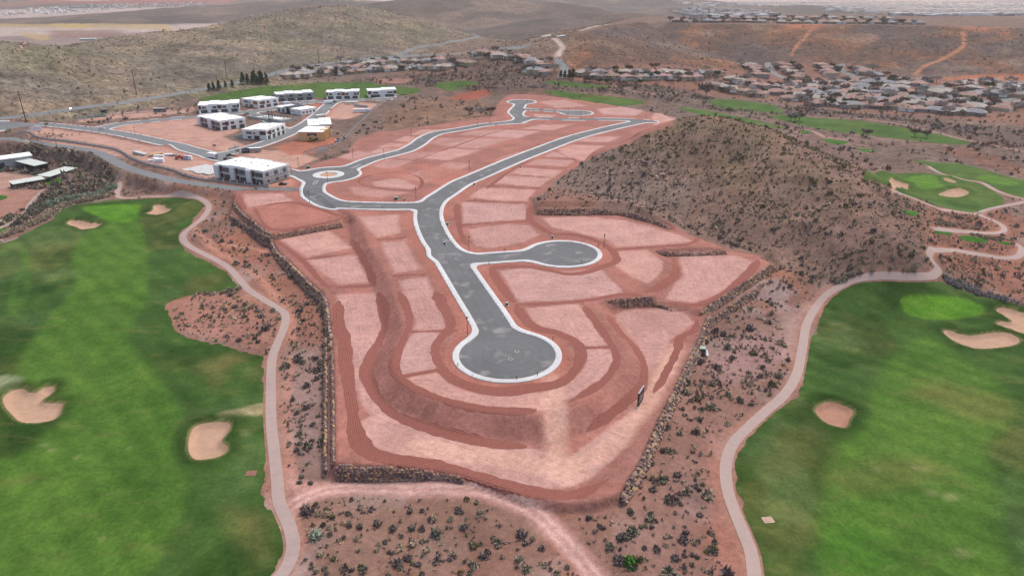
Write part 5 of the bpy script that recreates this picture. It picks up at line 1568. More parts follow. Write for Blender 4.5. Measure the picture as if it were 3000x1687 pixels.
    if rear_yard:
        ya, yb, out = rear_yard
        yd = MB()
        on_face(L, D, 'left', ya, yb, 0, 1.7, out, out + .2, yd)
        on_face(L, D, 'left', ya, ya + .2, 0, 1.7, 0, out, yd)
        on_face(L, D, 'left', yb - .2, yb, 0, 1.7, 0, out, yd)
        yd.build('patio_wall', M_block, root)
        for q in range(1, 4):
            a = ya + (yb - ya) * q / 4
            on_face(L, D, 'left', a, a + .15, 0, 1.6, 0.2, out).build('divider_wall', M_block, root)
    if scaffold:
        for face in scaffold:
            W = FACES[face](L, D)[3]
            n = int(W / 2.4)
            for lv in range(1, 4):
                on_face(L, D, face, 0, W, lv * 2.0 - .06, lv * 2.0, .5, 1.4).build('scaffold_deck', M_galv, root)
            for q in range(n + 1):
                a = W * q / n
                fr = MB()
                for oo in (0.5, 1.4):
                    on_face(L, D, face, a - .04, a + .04, 0, H - .3, oo - .04, oo + .04, fr)
                on_face(L, D, face, a - .03, a + .03, H * .5, H * .5 + .06, .5, 1.4, fr)
                fr.build('scaffold_frame', M_galv, root)
    return root, L, D
condo('condo_block', 'large unfinished white condo block with dark red recesses nearest the roundabout', (545,445), (666,465.5), (728.6,446), 7.6, 3, M_red, M_white, 'rear', 'end', None, ['right'])
condo('condo_block', 'white condo block with dark red panels and four garages at the left end', (501.8,286), (603.5,281), (596,272), 6.8, 4, M_red, M_white, 'garage', 'end', None, None, 13)
condo('condo_block', 'white condo block with cedar panels second from left in the top row', (609.3,267), (650.4,273), (698,265), 6.8, 2, M_wood, M_white, 'plain', 'garage')
condo('condo_block', 'grey scaffolded condo block in the middle of the top row', (697,256.5), (790,251), (786,245), 6.8, 4, M_grey, M_grey, 'garage', 'end', None, ['front', 'left'], 12)
condo('condo_block', 'white condo block with cedar panels second from right in the top row', (822,250.5), (904,248.5), (900,243), 6.8, 4, M_wood, M_white, 'garage', 'end', None, None, 12)
condo('condo_block', 'white duplex with two dark red panels at the right end of the top row', (926.6,246), (998,244), (994,238), 6.4, 2, M_red, M_white, 'garage', 'end', None, None, 11)
condo('condo_block', 'white condo block with balconies and walled patios behind the entry street', (500.8,313.5), (556.5,329.5), (606.4,317), 6.8, 2, M_red, M_white, 'rear', 'garage', (2, 14, 5), None)
condo('condo_block', 'white condo block with red corner panel beside the bending street', (611.3,350), (672,353), (699.3,335), 6.8, 2, M_red, M_white, 'plain', 'garage', (1, 16, 7), None)
condo('condo_block', 'white condo block with dark balconies just behind the plywood house', (778,339), (836,336), (850,318), 6.4, 2, M_dark, M_white, 'plain', 'rear' if False else 'garage')
# the house still in bare plywood
loc, rz, L, D = ordered((752.5,355), (812,355.5), (829.7,342))
D = max(D, 12)
root = thing('plywood_house', 'two-storey house in bare orange plywood with white roof wrap', 'building', loc, rz)
MB().box(0, L, 0, D, -.3, 6.2).build('wall', M_ply, root)
rf = MB().box(-.4, L + .4, -.4, D + .4, 6.2, 6.6).build('roof', M_roofw, root)
MB().box(L * .8, L + .9, D * .3, D * .5, 6.6, 7.1).box(L * .85, L + .9, D * .75, D * .95, 6.6, 7.0).build('roof_box', M_ply, rf)
window(root, L, D, 'front', L * .38, L * .48, 3.6, 5.2)
window(root, L, D, 'front', L * .5, L * .66, 4.3, 5.2)
window(root, L, D, 'front', L * .68, L * .76, 3.6, 5.2)
window(root, L, D, 'front', L * .7, L * .8, .9, 2.2)
for q in range(4):
    on_face(L, D, 'right', D * (.05 + .25 * q), D * (.08 + .25 * q), 0, 6.1, 0, 1.8).build('fin_wall', M_ply, root)
    window(root, L, D, 'right', D * (.11 + .25 * q), D * (.22 + .25 * q), 3.6, 5.4)
for q in range(1, 9):
    on_face(L, D, 'front', L * q / 9 - .02, L * q / 9 + .02, 0, 6.1, 0, .03).build('panel_joint', M_lumber, root)
# clubhouse
loc, rz, L, D = ordered((691.5,282), (758,291), (779.5,281.6))
D = max(D, 10)
root = thing('clubhouse', 'low white clubhouse with dark steel entrance between two wings', 'building', loc, rz)
MB().box(0, L * .38, 2, D, -.3, 4.0).build('wall', M_white, root)
MB().box(L * .58, L, 0, D, -.3, 4.4).build('wall', M_white, root)
MB().box(-.3, L * .40, 1.7, D + .3, 4.0, 4.4).build('roof', M_roofw, root)
MB().box(L * .56, L + .3, -.3, D + .3, 4.4, 4.8).build('roof', M_roofw, root)
MB().box(L * .38, L * .58, 2.5, D - 1, -.3, 5.0).build('entrance', M_dark, root)
MB().box(L * .34, L * .62, -.5, D, 5.0, 5.4).build('canopy', M_dark, root)
for q in range(3):
    x = L * (.36 + .12 * q)
    MB().box(x - .12, x + .12, -.4, -.16, 0, 5.0).build('column', M_dark, root)
for q in range(2):
    MB().box(L * (.06 + .16 * q), L * (.14 + .16 * q), 1.94, 2.0, .3, 3.0).build('window', M_glass, root)
for q in range(3):
    MB().box(L * (.64 + .05 * q), L * (.67 + .05 * q), -.06, 0, 2.2, 2.9).build('window', M_glass, root)
for q in range(4):
    MB().box(L, L + .06, D * (.1 + .22 * q), D * (.22 + .22 * q), 1.2, 2.8).build('window', M_glass, root)
# pool court in front of it: low walls, shade frames
loc = G([(690,300)])[0]
root = thing('pool_terrace', 'pale pool terrace with curved walls and dark shade frames before the clubhouse', 'terrace', loc, rz)
MB().box(-22, 20, -10, 9, 0, .12).build('paving', M_conc, root)
for b_ in ((-22, 20, -10, -9.7), (-22, -21.7, -9.7, 8), (19.7, 20, -9.7, 8)):
    MB().box(b_[0], b_[1], b_[2], b_[3], .12, 2.0).build('wall', M_block, root)
for q in range(4):
    x = -14 + q * 7.5
    f = MB()
    for dx in (0, 4):
        for dy in (0, 3):
            f.box(x + dx - .1, x + dx + .1, dy - .1, dy + .1, .12, 3)
    f.box(x - .5, x + 4.5, -.5, 3.5, 3, 3.15)
    f.build('shade_frame', M_dark, root)
MB().box(6, 16, -8.5, -3, .12, 2.6).build('pump_house', M_white, root)
MB().cyl((-3, -5, .14), (-3, -5, .2), 4.0, 4.0, 24).build('pool', plain('pool_shell', S(150, 168, 172)), root)
t_ = thing('stair_tower', 'tall black steel slide tower on the pool terrace', 'tower', G([(682,306)])[0], 0.4)
for dx in (-1.4, 1.4):
    for dy in (-1.4, 1.4):
        MB().box(dx - .15, dx + .15, dy - .15, dy + .15, 0, 8.5).build('post', M_black, t_)
for q in range(4):
    MB().box(-1.5, 1.5, -1.5, 1.5, 1.8 + 2 * q, 1.95 + 2 * q).build('landing', M_black, t_)
# concrete slab with formwork next to the big block
loc, rz, L, D = ordered((455,428), (520,444), (560,424))
root = thing('foundation_slab', 'new concrete foundation slab left of the big unfinished block', 'foundation', loc, rz)
for q in range(4):
    MB().box(L * q / 4 + .1, L * (q + 1) / 4 - .1, (q % 2) * 1.5, D, -.2, .35 + .12 * q).build('slab', M_conc, root)
for q in range(9):
    MB().cyl((L * q / 8, -.2 + (q % 3) * 5, .3), (L * q / 8, -.2 + (q % 3) * 5, 2.4), .05, .05, 5).build('rebar_post', M_galv, root)
# small masonry walls
def masonry(label, A, B, h, t, mat, name='block_wall', grp=None):
    w = G([A, B])
    d = w[1] - w[0]
    L = math.hypot(d[0], d[1])
    r = thing(name, label, 'wall', w[0], math.atan2(d[1], d[0]), grp)
    MB().box(0, L, 0, t, -.2, h).build('wall_body', mat, r)
    MB().box(-.05, L + .05, -.05, t + .05, h, h + .12).build('coping', M_conc, r)
    return r
masonry('grey block wall stub standing alone below the condo fence', (800,386), (826,379), 2.2, .4, M_block)
masonry('half pinkish block wall stub on the lot left of the curving street', (859,385.5), (879,385), 2.0, .4, M_tan)
masonry('low grey wall by the second trailer at the street corner', (577,379), (601,372), 1.6, .3, M_block)
masonry('sloped white entry wall at the street corner', (603,389), (625,384), 2.2, .5, M_conc)
masonry('white masonry enclosure beside the left entry street', (334,388), (363,393), 1.8, 3.0, M_conc)
masonry('concrete pad wall on the lot by the perimeter fence', (890,268), (925,272), 2.0, .5, M_conc)
# maintenance barn and open sheds in the lower left yard
w = G([(-20,431),(54,419)])
d = w[1] - w[0]
rz = math.atan2(d[1], d[0])
root = thing('maintenance_barn', 'grey metal maintenance barn with pale roof at the left edge', 'barn', w[0], rz)
Lb = math.hypot(d[0], d[1]) + 8
MB().box(0, Lb, 0, 13, -.3, 6.5).build('wall', plain('ribbed_steel', S(176, 178, 182), .7, .06, .5), root)
ro = MB().prism([(0, 0), (13.6, 0), (13.6, .3), (6.8, 1.6), (0, .3)], 0, Lb).build('roof', M_roofw, root)
ro.location, ro.rotation_euler = (Lb, -.3, 6.5), (0, 0, math.pi / 2)
MB().box(3, 8, -.06, 0, 0, 4.5).build('roller_door', M_dark, root)
def shed(label, A, B, depth, h0, h1):
    w = G([A, B])
    d = w[1] - w[0]
    L = math.hypot(d[0], d[1])
    r = thing('open_shed', label, 'shed', w[0], math.atan2(d[1], d[0]), 'open sheds round the maintenance yard')
    MB().add([(-.4,-.4,h0),(L+.4,-.4,h0),(L+.4,depth+.4,h1),(-.4,depth+.4,h1),(-.4,-.4,h0+.25),(L+.4,-.4,h0+.25),(L+.4,depth+.4,h1+.25),(-.4,depth+.4,h1+.25)], [(3,2,1,0),(4,5,6,7),(0,1,5,4),(1,2,6,5),(2,3,7,6),(3,0,4,7)]).build('roof', plain('sheet_roof', S(214, 220, 210), .6, .05), r)
    for q in range(5):
        x = L * q / 4
        MB().box(x - .12, x + .12, 0, .24, -.2, h0).build('post', M_galv, r)
        MB().box(x - .12, x + .12, depth - .24, depth, -.2, h1).build('post', M_galv, r)
    MB().box(0, L, depth - .1, depth - .02, -.2, h1 - .6).build('back_wall', M_galv, r)
    return r
shed('long open shed joined to the barn with pale sloping roof', (42,421), (92,434), 8, 4.2, 4.6)
shed('square open shed at the right corner of the maintenance yard', (98,456), (128,455.5), 20, 3.6, 4.6)
shed('low open shed along the lower side of the maintenance yard', (36,475), (114,461), 6.5, 2.6, 3.4)

# ------------------------------------------------------------------ suburban houses
WALLS = [('tan', M_tan), ('cream', plain('cream_stucco', S(214, 196, 166), .9, .06, .3)), ('grey', plain('taupe_stucco', S(178, 168, 162), .9, .06, .3))]
def tile_roof(name, rgb):
    m, nt, b = new_mat(name, 0.9, 0.1)
    tc = nt.nodes.new('ShaderNodeTexCoord').outputs['Object']
    n = noise_(nt, tc, 0.5, 4)
    wv = nt.nodes.new('ShaderNodeTexWave')
    wv.inputs['Scale'].default_value = 1.2
    wv.bands_direction = 'Z'
    nt.links.new(tc, wv.inputs[0])
    c = mixc(nt, ramp_(nt, n, .3, .7), rgb * .82, rgb * 1.15)
    c = mixc(nt, math_(nt, 'MULTIPLY', wv.outputs['Fac'], .3), c, rgb * .6)
    nt.links.new(c, b.inputs['Base Color'])
    return m
ROOFS = [('brown', tile_roof('brown_tile', S(170, 142, 130))), ('grey', tile_roof('grey_tile', S(160, 158, 160))), ('pinkish', tile_roof('pink_tile', S(184, 150, 140))), ('pale', tile_roof('pale_tile', S(186, 174, 164)))]
def hip(m, x0, x1, y0, y1, z0, h):
    e = .5
    x0, x1, y0, y1 = x0 - e, x1 + e, y0 - e, y1 + e
    if x1 - x0 >= y1 - y0:
        r = (y1 - y0) / 2
        a, b = (x0 + r, (y0 + y1) / 2, z0 + h), (x1 - r, (y0 + y1) / 2, z0 + h)
        return m.add([(x0,y0,z0),(x1,y0,z0),(x1,y1,z0),(x0,y1,z0),a,b], [(0,1,5,4),(1,2,5),(2,3,4,5),(3,0,4),(3,2,1,0)])
    r = (x1 - x0) / 2
    a, b = ((x0 + x1) / 2, y0 + r, z0 + h), ((x0 + x1) / 2, y1 - r, z0 + h)
    return m.add([(x0,y0,z0),(x1,y0,z0),(x1,y1,z0),(x0,y1,z0),a,b], [(0,1,4),(1,2,5,4),(2,3,5),(3,0,4,5),(3,2,1,0)])
HP = []
q = random.Random(3)
for k in range(12):
    wn_, wm_ = WALLS[k % 3]
    rn, rm = ROOFS[(k * 5 + k // 4) % 4]
    L, D, G2 = q.uniform(15, 19), q.uniform(10, 13), q.uniform(6, 8)
    root = thing('house', '', 'house', (0, -400, 0))
    s_ = 1 if k % 2 else -1
    gx0, gx1 = (L * .5 - G2, L * .5) if s_ > 0 else (-L * .5, -L * .5 + G2)
    MB().box(-L / 2, L / 2, -D / 2, D / 2, -1.5, 2.9).box(gx0, gx1, -D / 2 - 5, -D / 2, -1.5, 2.7).build('wall', wm_, root)
    m = MB()
    hip(m, -L / 2, L / 2, -D / 2, D / 2, 2.9, 2.5)
    hip(m, gx0, gx1, -D / 2 - 5, D * .1, 2.75, 1.9)
    m.build('roof', rm, root)
    MB().box(gx0 + .8, gx1 - .8, -D / 2 - 5.06, -D / 2 - 5, 0, 2.3).build('garage_door', M_vwhite, root)
    for x in (-.3, .1):
        MB().box(L * x * s_ * -1 - .9, L * x * s_ * -1 + .9, D / 2, D / 2 + .06, .8, 2.2).build('window', M_glass, root)
    px_ = -s_ * L * .22
    MB().box(px_ - 3, px_ + 3, D / 2, D / 2 + 3.2, 2.5, 2.75).box(px_ - 2.9, px_ - 2.6, D / 2 + 2.8, D / 2 + 3.1, -1, 2.5).box(px_ + 2.6, px_ + 2.9, D / 2 + 2.8, D / 2 + 3.1, -1, 2.5).build('patio_cover', M_vwhite if k % 3 == 0 else rm, root)
    HP.append([root, wn_, rn, 0])
nh = 0
def house_row(px, n, rowname, flip=None, jit=1.0, group=None):
    global nh
    p = smooth(G(px), n=6)
    s_ = np.concatenate([[0], np.cumsum(np.hypot(*np.diff(p[:, :2], axis=0).T))])
    for k in range(n):
        t = s_[-1] * (k + .5) / n
        x, y = np.interp(t, s_, p[:, 0]) + q.uniform(-jit, jit), np.interp(t, s_, p[:, 1]) + q.uniform(-jit, jit) * 2
        e = .5
        dx, dy = np.interp(t + e, s_, p[:, 0]) - np.interp(t - e, s_, p[:, 0]), np.interp(t + e, s_, p[:, 1]) - np.interp(t - e, s_, p[:, 1])
        rz = math.atan2(dy, dx) + (math.pi if (flip if flip is not None else q.random() < .5) else 0) + q.uniform(-.12, .12)
        h = HP[nh % 12] if q.random() < .6 else HP[q.randrange(12)]
        nh += 1
        lab = '%s-walled house with %s roof, %s from left %s' % (h[1], h[2], ordn(k), rowname)
        loc = (x, y, gz(x, y) + .3)
        sc = q.uniform(1.0, 1.2)
        if h[3] == 0:
            h[3] = 1
            h[0].location, h[0].rotation_euler, h[0]['label'] = loc, (0, 0, rz), lab
            h[0]['group'] = group or 'houses ' + rowname
        else:
            dup(h[0], loc, rz, lab, group or 'houses ' + rowname, (sc, sc, sc))
        for side in ('left', 'right'):
            if q.random() < .72:
                a = (q.uniform(2.2, 4.1) if side == 'left' else q.uniform(-.9, .9))
                yard.append((x + math.cos(a) * 13, y + math.sin(a) * 11, '%s of the %s house %s' % (side, ordn(k), rowname)))
yard = []
house_row([(1448,187),(1560,187),(1700,189),(1812,189)], 12, 'in the row under the mesa')
house_row([(1486,197),(1600,199),(1760,200)], 9, 'in the row behind the far trees')
house_row([(1882,167),(1895,180),(1912,196)], 5, 'on the short mesa street')
house_row([(1832,203),(1880,213),(1920,224)], 5, 'behind the curved wall row')
house_row([(1775,218),(1840,230),(1915,245)], 6, 'along the curved river wall')
house_row([(1962,164),(1978,180),(2012,203)], 5, 'beside the dark mesa street')
house_row([(2067,165),(2080,180),(2098,193)], 4, 'between the two upper streets')
house_row([(2155,175),(2180,186),(2208,196)], 4, 'under the orange slope')
house_row([(2135,207),(2240,207),(2345,208)], 7, 'in the upper cross row')
house_row([(1945,222),(2100,222),(2285,228)], 11, 'in the second cross row')
house_row([(1940,238),(2100,238),(2285,248)], 11, 'in the third cross row')
house_row([(1965,252),(2200,256),(2480,265)], 13, 'in the fourth cross row')
house_row([(1990,214),(2120,214),(2330,217)], 9, 'between upper and second cross rows')
house_row([(1960,231),(2100,231),(2300,238)], 10, 'between second and third cross rows')
house_row([(2000,246),(2250,251),(2400,257)], 11, 'between third and fourth cross rows')
house_row([(2100,262),(2300,268),(2450,279)], 9, 'just behind the fairway front row')
house_row([(2490,240),(2590,246)], 3, 'below the outer right street')
house_row([(2040,266),(2200,272),(2330,282),(2470,291)], 10, 'in the fairway front row')
house_row([(2395,222),(2440,214),(2485,207)], 5, 'along the diagonal street')
house_row([(2345,238),(2400,232),(2450,226)], 5, 'below the diagonal street')
house_row([(2420,248),(2500,233),(2570,214)], 8, 'along the outer right street')
house_row([(2330,262),(2400,268),(2470,276)], 4, 'tucked behind the front row')
house_row([(2500,279),(2545,272),(2590,262)], 4, 'in the right corner of the estate')
house_row([(715,194),(850,187),(1000,178),(1130,174)], 19, 'in the front row past the fairway')
house_row([(745,182),(900,174),(1050,169)], 12, 'in the second row past the fairway')
house_row([(870,163),(1000,158),(1120,153)], 9, 'in the back row near the highway')
house_row([(1200,140),(1250,143),(1295,149)], 5, 'by the winding road')
house_row([(1300,148),(1330,155),(1368,172)], 5, 'near the mesa nose')
house_row([(1345,180),(1372,190)], 2, 'in the pair by the curving far road')
house_row([(1160,160),(1190,165)], 2, 'in the pair at the estate end')
house_row([(1690,56),(1800,58),(1930,60)], 9, 'on the left mesa rim')
house_row([(1950,60),(2100,61),(2330,64)], 11, 'on the right mesa rim')
house_row([(1780,50),(2000,50),(2250,51)], 11, 'in the back line on the mesa top')
for h in HP:
    if not h[3]:
        for ch in list(h[0].children):
            bpy.data.objects.remove(ch)
        bpy.data.objects.remove(h[0])
nb = 0
for i, (x, y, wh) in enumerate(yard):
    far_ = y > 1000
    k_ = 'bare' if q.random() < .72 else 'round'
    if nb > 285 and k_ == 'bare':
        continue
    nb += k_ == 'bare'
    plant(k_, None, ('bare yard tree ' if k_ == 'bare' else 'evergreen yard tree ') + wh,
          q.uniform(1.0, 1.7), ('leafless' if k_ == 'bare' else 'evergreen') + ' yard trees' + (' on the mesa' if far_ else ' in the estate'), (x, y, gz(x, y)))
# far towns: too many and too small to tell apart
tv, tf, n0 = [], [], 0
def town(px, n, smin, smax, seed):
    global n0
    r = np.random.default_rng(seed)
    poly = np.array(px, float)
    got = 0
    pl = []
    while got < n:
        c_ = r.uniform(poly.min(0), poly.max(0), (n * 2, 2))
        ok = sd_poly(c_, poly, 1) < 0
        pl.append(c_[ok])
        got += ok.sum()
    w = G(np.vstack(pl)[:n])
    for x, y, z_ in w:
        a, b_, h = r.uniform(smin, smax), r.uniform(smin, smax) * .7, r.uniform(3, 6)
        m = MB().box(x - a, x + a, y - b_, y + b_, z_ - 1, z_ + h)
        tv.extend(m.v)
        tf.extend([tuple(i + n0 for i in f) for f in m.f])
        n0 += 8
town([(1740,18),(1850,22),(1950,30),(1960,42),(1800,46),(1700,42),(1690,26)], 120, 7, 12, 1)
town([(2100,10),(2576,4),(2576,40),(2300,42),(2150,34),(2060,26)], 420, 8, 22, 2)
town([(1700,8),(1900,6),(2100,6),(2060,16),(1750,18)], 130, 10, 24, 5)
town([(60,22),(250,12),(480,6),(560,8),(480,16),(260,26),(150,38),(80,34)], 260, 7, 16, 3)
town([(0,32),(60,30),(60,38),(0,40)], 25, 7, 14, 4)
me = bpy.data.meshes.new('distant_town')
me.from_pydata(tv, [], tf)
m_t, nt, b = new_mat('far_buildings', .8)
n = noise_(nt, pos_(nt), 0.02, 2)
nt.links.new(mixc(nt, ramp_(nt, n, .4, .6), (0.75, 0.73, 0.7), (0.36, 0.31, 0.29)), b.inputs['Base Color'])
obj('distant_town', me, m_t, kind='stuff', label='pale far-off town spread over the valley floor', category='town')
# a lone white farm building in the far fields, sunlit pond
w = G([(222,103)])[0]
root = thing('farm_shed', 'long white-roofed farm shed behind the crest of the left hill', 'building', w, .3)
MB().box(-18, 18, -7, 7, -3, 5).build('wall', M_grey, root)
MB().box(-19, 19, -8, 8, 5, 5.6).build('roof', M_roofw, root)
sd = sd_poly(P, G([(1352,91),(1378,88),(1412,89),(1425,91),(1400,94),(1360,93)]), 20)
m_w, nt, b = new_mat('pond_water', .05, .6)
b.inputs['Base Color'].default_value = (.5, .5, .45, 1)
b.inputs['Metallic'].default_value = .7
V, T = sheet([sd], .3)
if len(T):
    obj('pond_water', mk_mesh('pond_water', V, T), m_w, kind='structure')

# ------------------------------------------------------------------ poles, lamps, signs, boxes
def pole(px, h, r, mat, label, arms=2, name='utility_pole'):
    w = G([px])[0]
    t = thing(name, label, 'pole', w, q.uniform(-.3, .3), 'tall poles along the highway')
    MB().cyl((0, 0, -.5), (0, 0, h), r, r * .5, 10).build('shaft', mat, t)
    for k in range(arms):
        a = MB().cyl((-1.6, 0, h - 1 - 2 * k), (1.6, 0, h - 1 - 2 * k), .09, .09, 6).build('crossarm', mat, t)
        MB().cyl((-1.5, 0, h - 1 - 2 * k), (-1.5, 0, h - .5 - 2 * k), .1, .07, 6).cyl((1.5, 0, h - 1 - 2 * k), (1.5, 0, h - .5 - 2 * k), .1, .07, 6).build('insulator', M_grey, a)
    return w + np.array([0, 0, h - .6])
tops = [pole((66,307), 24, .45, M_rust, 'tall rust-brown steel pole nearest the left edge'), pole((344,238), 23, .42, M_rust, 'tall rust-brown steel pole in front of the long hillside'), pole((572,202), 21, .36, M_rust, 'slim steel pole beside the highway left of the pines'),
        pole((803,160), 21, .38, M_rust, 'dark steel pole above the far houses')]
pole((144,372), 13, .17, M_woodpole, 'slim timber pole beside the lower access road', 1)
tops = [np.array([-420, tops[0][1] - 120, tops[0][2] + 2])] + tops
wires = MB()
for a, b_ in zip(tops[:-1], tops[1:]):
    for dx in (-1.5, 1.5):
        pr = None
        for k in range(9):
            f = k / 8
            p_ = a * (1 - f) + b_ * f + np.array([dx, 0, -5 * 4 * f * (1 - f) * .6])
            if pr is not None:
                wires.cyl(pr, p_, .05, .05, 4)
            pr = p_
wires.build('power_line', M_dark, None, label='sagging power line strung between the rust-brown poles', category='wire')
lamp_proto = None
def lamp(px, label, h=6.5):
    global lamp_proto
    w = G([px])[0]
    if lamp_proto is None:
        t = thing('street_lamp', label, 'street lamp', w, 0, 'black street lamps along the new streets')
        MB().cyl((0, 0, 0), (0, 0, .5), .28, .2, 10).build('base', M_conc, t)
        MB().cyl((0, 0, .3), (0, 0, 5.9), .11, .08, 8).build('shaft', M_black, t)
        hd = MB().cyl((0, 0, 5.9), (0, 0, 6.4), .16, .3, 8).cyl((0, 0, 6.4), (0, 0, 6.7), .42, .05, 8).build('lantern', M_black, t)
        lamp_proto = t
        return
    dup(lamp_proto, w, q.random(), label)
for px, lb in [((1176,845), 'black street lamp at the neck of the near cul-de-sac'), ((1180,633), 'black street lamp left of the short cul-de-sac mouth'), ((1519,627), 'black street lamp behind the short cul-de-sac bulb'), ((1047,504), 'black street lamp at the junction of loop and main street'), ((779,513), 'black street lamp outside the loop bend'),
               ((825,462), 'black street lamp just below the roundabout'), ((1181,432), 'black street lamp on the main street beside the middle lots'), ((966.7,402), 'black street lamp on the lower verge past the roundabout'), ((888.5,401), 'black street lamp on the upper verge past the roundabout'), ((1035,347), 'black street lamp inside the S bend'),
               ((751.5,424), 'black street lamp by the green box near the roundabout'), ((1201,321), 'black street lamp on the long curve by the draw'), ((1325,271), 'black street lamp at the far upper bulb'), ((1341,296), 'black street lamp at the far fork'), ((1429,291), 'black street lamp by the far side bulb'), ((1462,300), 'black street lamp along the far cross street'),
               ((1624,312), 'black street lamp where main and cross streets meet'), ((594,388), 'black street lamp at the condo street corner'), ((218,323), 'black street lamp at the left condo junction'), ((341,343), 'black street lamp on the lot by the entry street'), ((837,276), 'black street lamp on the upper condo curve'), ((1384,250), 'black street lamp over the far lots'), ((955,243), 'black street lamp by the duplex')]:
    lamp(px, lb)
# the floodlight that shines by the courts
w = G([(183,296)])[0]
t = thing('floodlight_mast', 'slim mast with a lit floodlight beside the ball court', 'floodlight', w, 0)
MB().cyl((0, 0, 0), (0, 0, 7.5), .12, .08, 8).build('shaft', M_dark, t)
m_e, nt, b = new_mat('lit_lamp', .4)
b.inputs['Emission Color'].default_value = (1, .97, .9, 1)
b.inputs['Emission Strength'].default_value = 25
MB().box(-.5, .5, -.35, .05, 7.3, 7.9).build('lamp_head', m_e, t)
# kerb-side markers, survey stakes
def stake(px, kind_, label, grp):
    w = G([px])[0]
    o = MB()
    if kind_ == 'stake':
        o.box(-.05, .05, -.02, .02, 0, 1.5).add([(-.05,-.02,1.5),(.05,-.02,1.5),(.05,.02,1.5),(-.05,.02,1.5),(0,0,1.62)], [(0,1,4),(1,2,4),(2,3,4),(3,0,4)])
        ob = o.build('survey_stake', M_vwhite, None, label=label, category='stake', group=grp)
    else:
        o.cyl((0, 0, 0), (0, 0, 1.25), .1, .09, 8).cyl((0, 0, 1.25), (0, 0, 1.4), .13, .05, 8)
        ob = o.build('marker_post', M_black, None, label=label, category='post', group=grp)
    ob.location = w
for i, px in enumerate(((1133,857),(1189,951),(1434,881),(1407,935),(1293,772),(1323,816),(1223,627),(1133,514),(1506,662),(1230,505),(1260,466),(1035,512),(1250,664),(1408,597),(1045,690),(1000,600),(1190,505),(1468,604))):
    stake(px, 'stake', 'thin white survey stake on the verge of the new streets', 'white survey stakes on the verges')
for i, (px, lb) in enumerate((((1152,922),'left of the near cul-de-sac'),((1300,956),'at the lowest point of the near cul-de-sac'),((1352,946),'right of the lowest point of the near cul-de-sac'),((1391,855),'behind the right shoulder of the near cul-de-sac'),((1268,632),'twin on the upper kerb of the short cul-de-sac'),((1272,632),'twin beside another on the short cul-de-sac kerb'),((1230,666),'at the lower mouth of the short cul-de-sac'),((1462,663),'on the lower kerb of the short cul-de-sac bulb'),((1506,619),'at the upper right of the short cul-de-sac bulb'),((962,525),'on the lower kerb of the loop street'))):
    stake(px, 'post', 'short black marker post ' + lb, 'black marker posts on the kerbs')
def box_unit(px, sx, sy, sz, label, pad=.3, mat=None):
    w = G([px])[0]
    t = thing('utility_box', label, 'utility box', w, q.uniform(-.2, .2), 'utility boxes beside the streets')
    MB().box(-sx / 2 - pad, sx / 2 + pad, -sy / 2 - pad, sy / 2 + pad, -.1, .15).build('pad', M_conc, t)
    cb = MB().prism([(-sy / 2, .15), (sy / 2, .15), (sy / 2, .15 + sz), (-sy / 2, .15 + sz * .9)], -sx / 2, sx / 2).build('cabinet', mat or M_green, t)
    cb.rotation_euler = (0, 0, math.pi / 2)
    MB().box(-sx / 2 - .04, sx / 2 + .04, -sy / 2 - .04, sy / 2 + .04, .15 + sz, .21 + sz).build('lid', plain('pale_green', S(176, 194, 184)), t)
box_unit((1764,887), 2.4, 2.0, 1.7, 'large green switch cabinet on a pad outside the right wall', 1.0)
for px, lb in (((997,503), 'green transformer box by the loop and main street junction'), ((1018,505), 'small dark pedestal right of the loop street transformer'), ((1126,566), 'green box at the left bend of the main street lots'), ((1390,599), 'green box above the short cul-de-sac'), ((1193,466), 'green box on the right verge of the main street'),
               ((1275,768), 'green box on the right verge below the short cul-de-sac'), ((776,424), 'green box beside the roundabout'), ((1309,422), 'small box farther up the right verge'), ((1118,615), 'small pedestal on the left verge of the main street')):
    big_ = 'transformer box' in lb or 'roundabout' in lb
    box_unit(px, 1.9 if big_ else 1.0, 1.5 if big_ else .8, 1.3 if big_ else .9, lb, .25)
# orange construction things in the scrub
for px, lb in (((749,828), 'orange barrel in the scrub by the left cart path'), ((755,1030), 'orange barrel lower down the strip by the left cart path'), ((1893,1008), 'orange barrel beside the right cart path')):
    w = G([px])[0]
    t = thing('traffic_barrel', lb, 'barrel', w, 0, 'orange barrels in the scrub')
    MB().cyl((0, 0, .1), (0, 0, 1.1), .36, .26, 12).build('drum', M_orange, t)
    MB().cyl((0, 0, .35), (0, 0, .5), .345, .33, 12).cyl((0, 0, .7), (0, 0, .85), .315, .3, 12).build('reflective_band', M_vwhite, t)
    MB().cyl((0, 0, 0), (0, 0, .1), .46, .46, 12).build('base', M_rubber, t)
# square lids in the rough
for px, lb, mt in (((632,1191), 'brown square cover in the left rough below the kidney bunker', plain('brown_cover', S(150, 104, 92))), ((1932,1308), 'pale square cover in the right rough', plain('pale_cover', S(196, 164, 142)))):
    w = G([px])[0]
    t = thing('valve_cover', lb, 'cover', w, .12)
    MB().box(-1.2, 1.2, -.95, .95, -.2, .14).build('slab', mt, t)
    MB().box(-.5, .5, -.5, .5, .14, .2).build('hatch', mt, t)
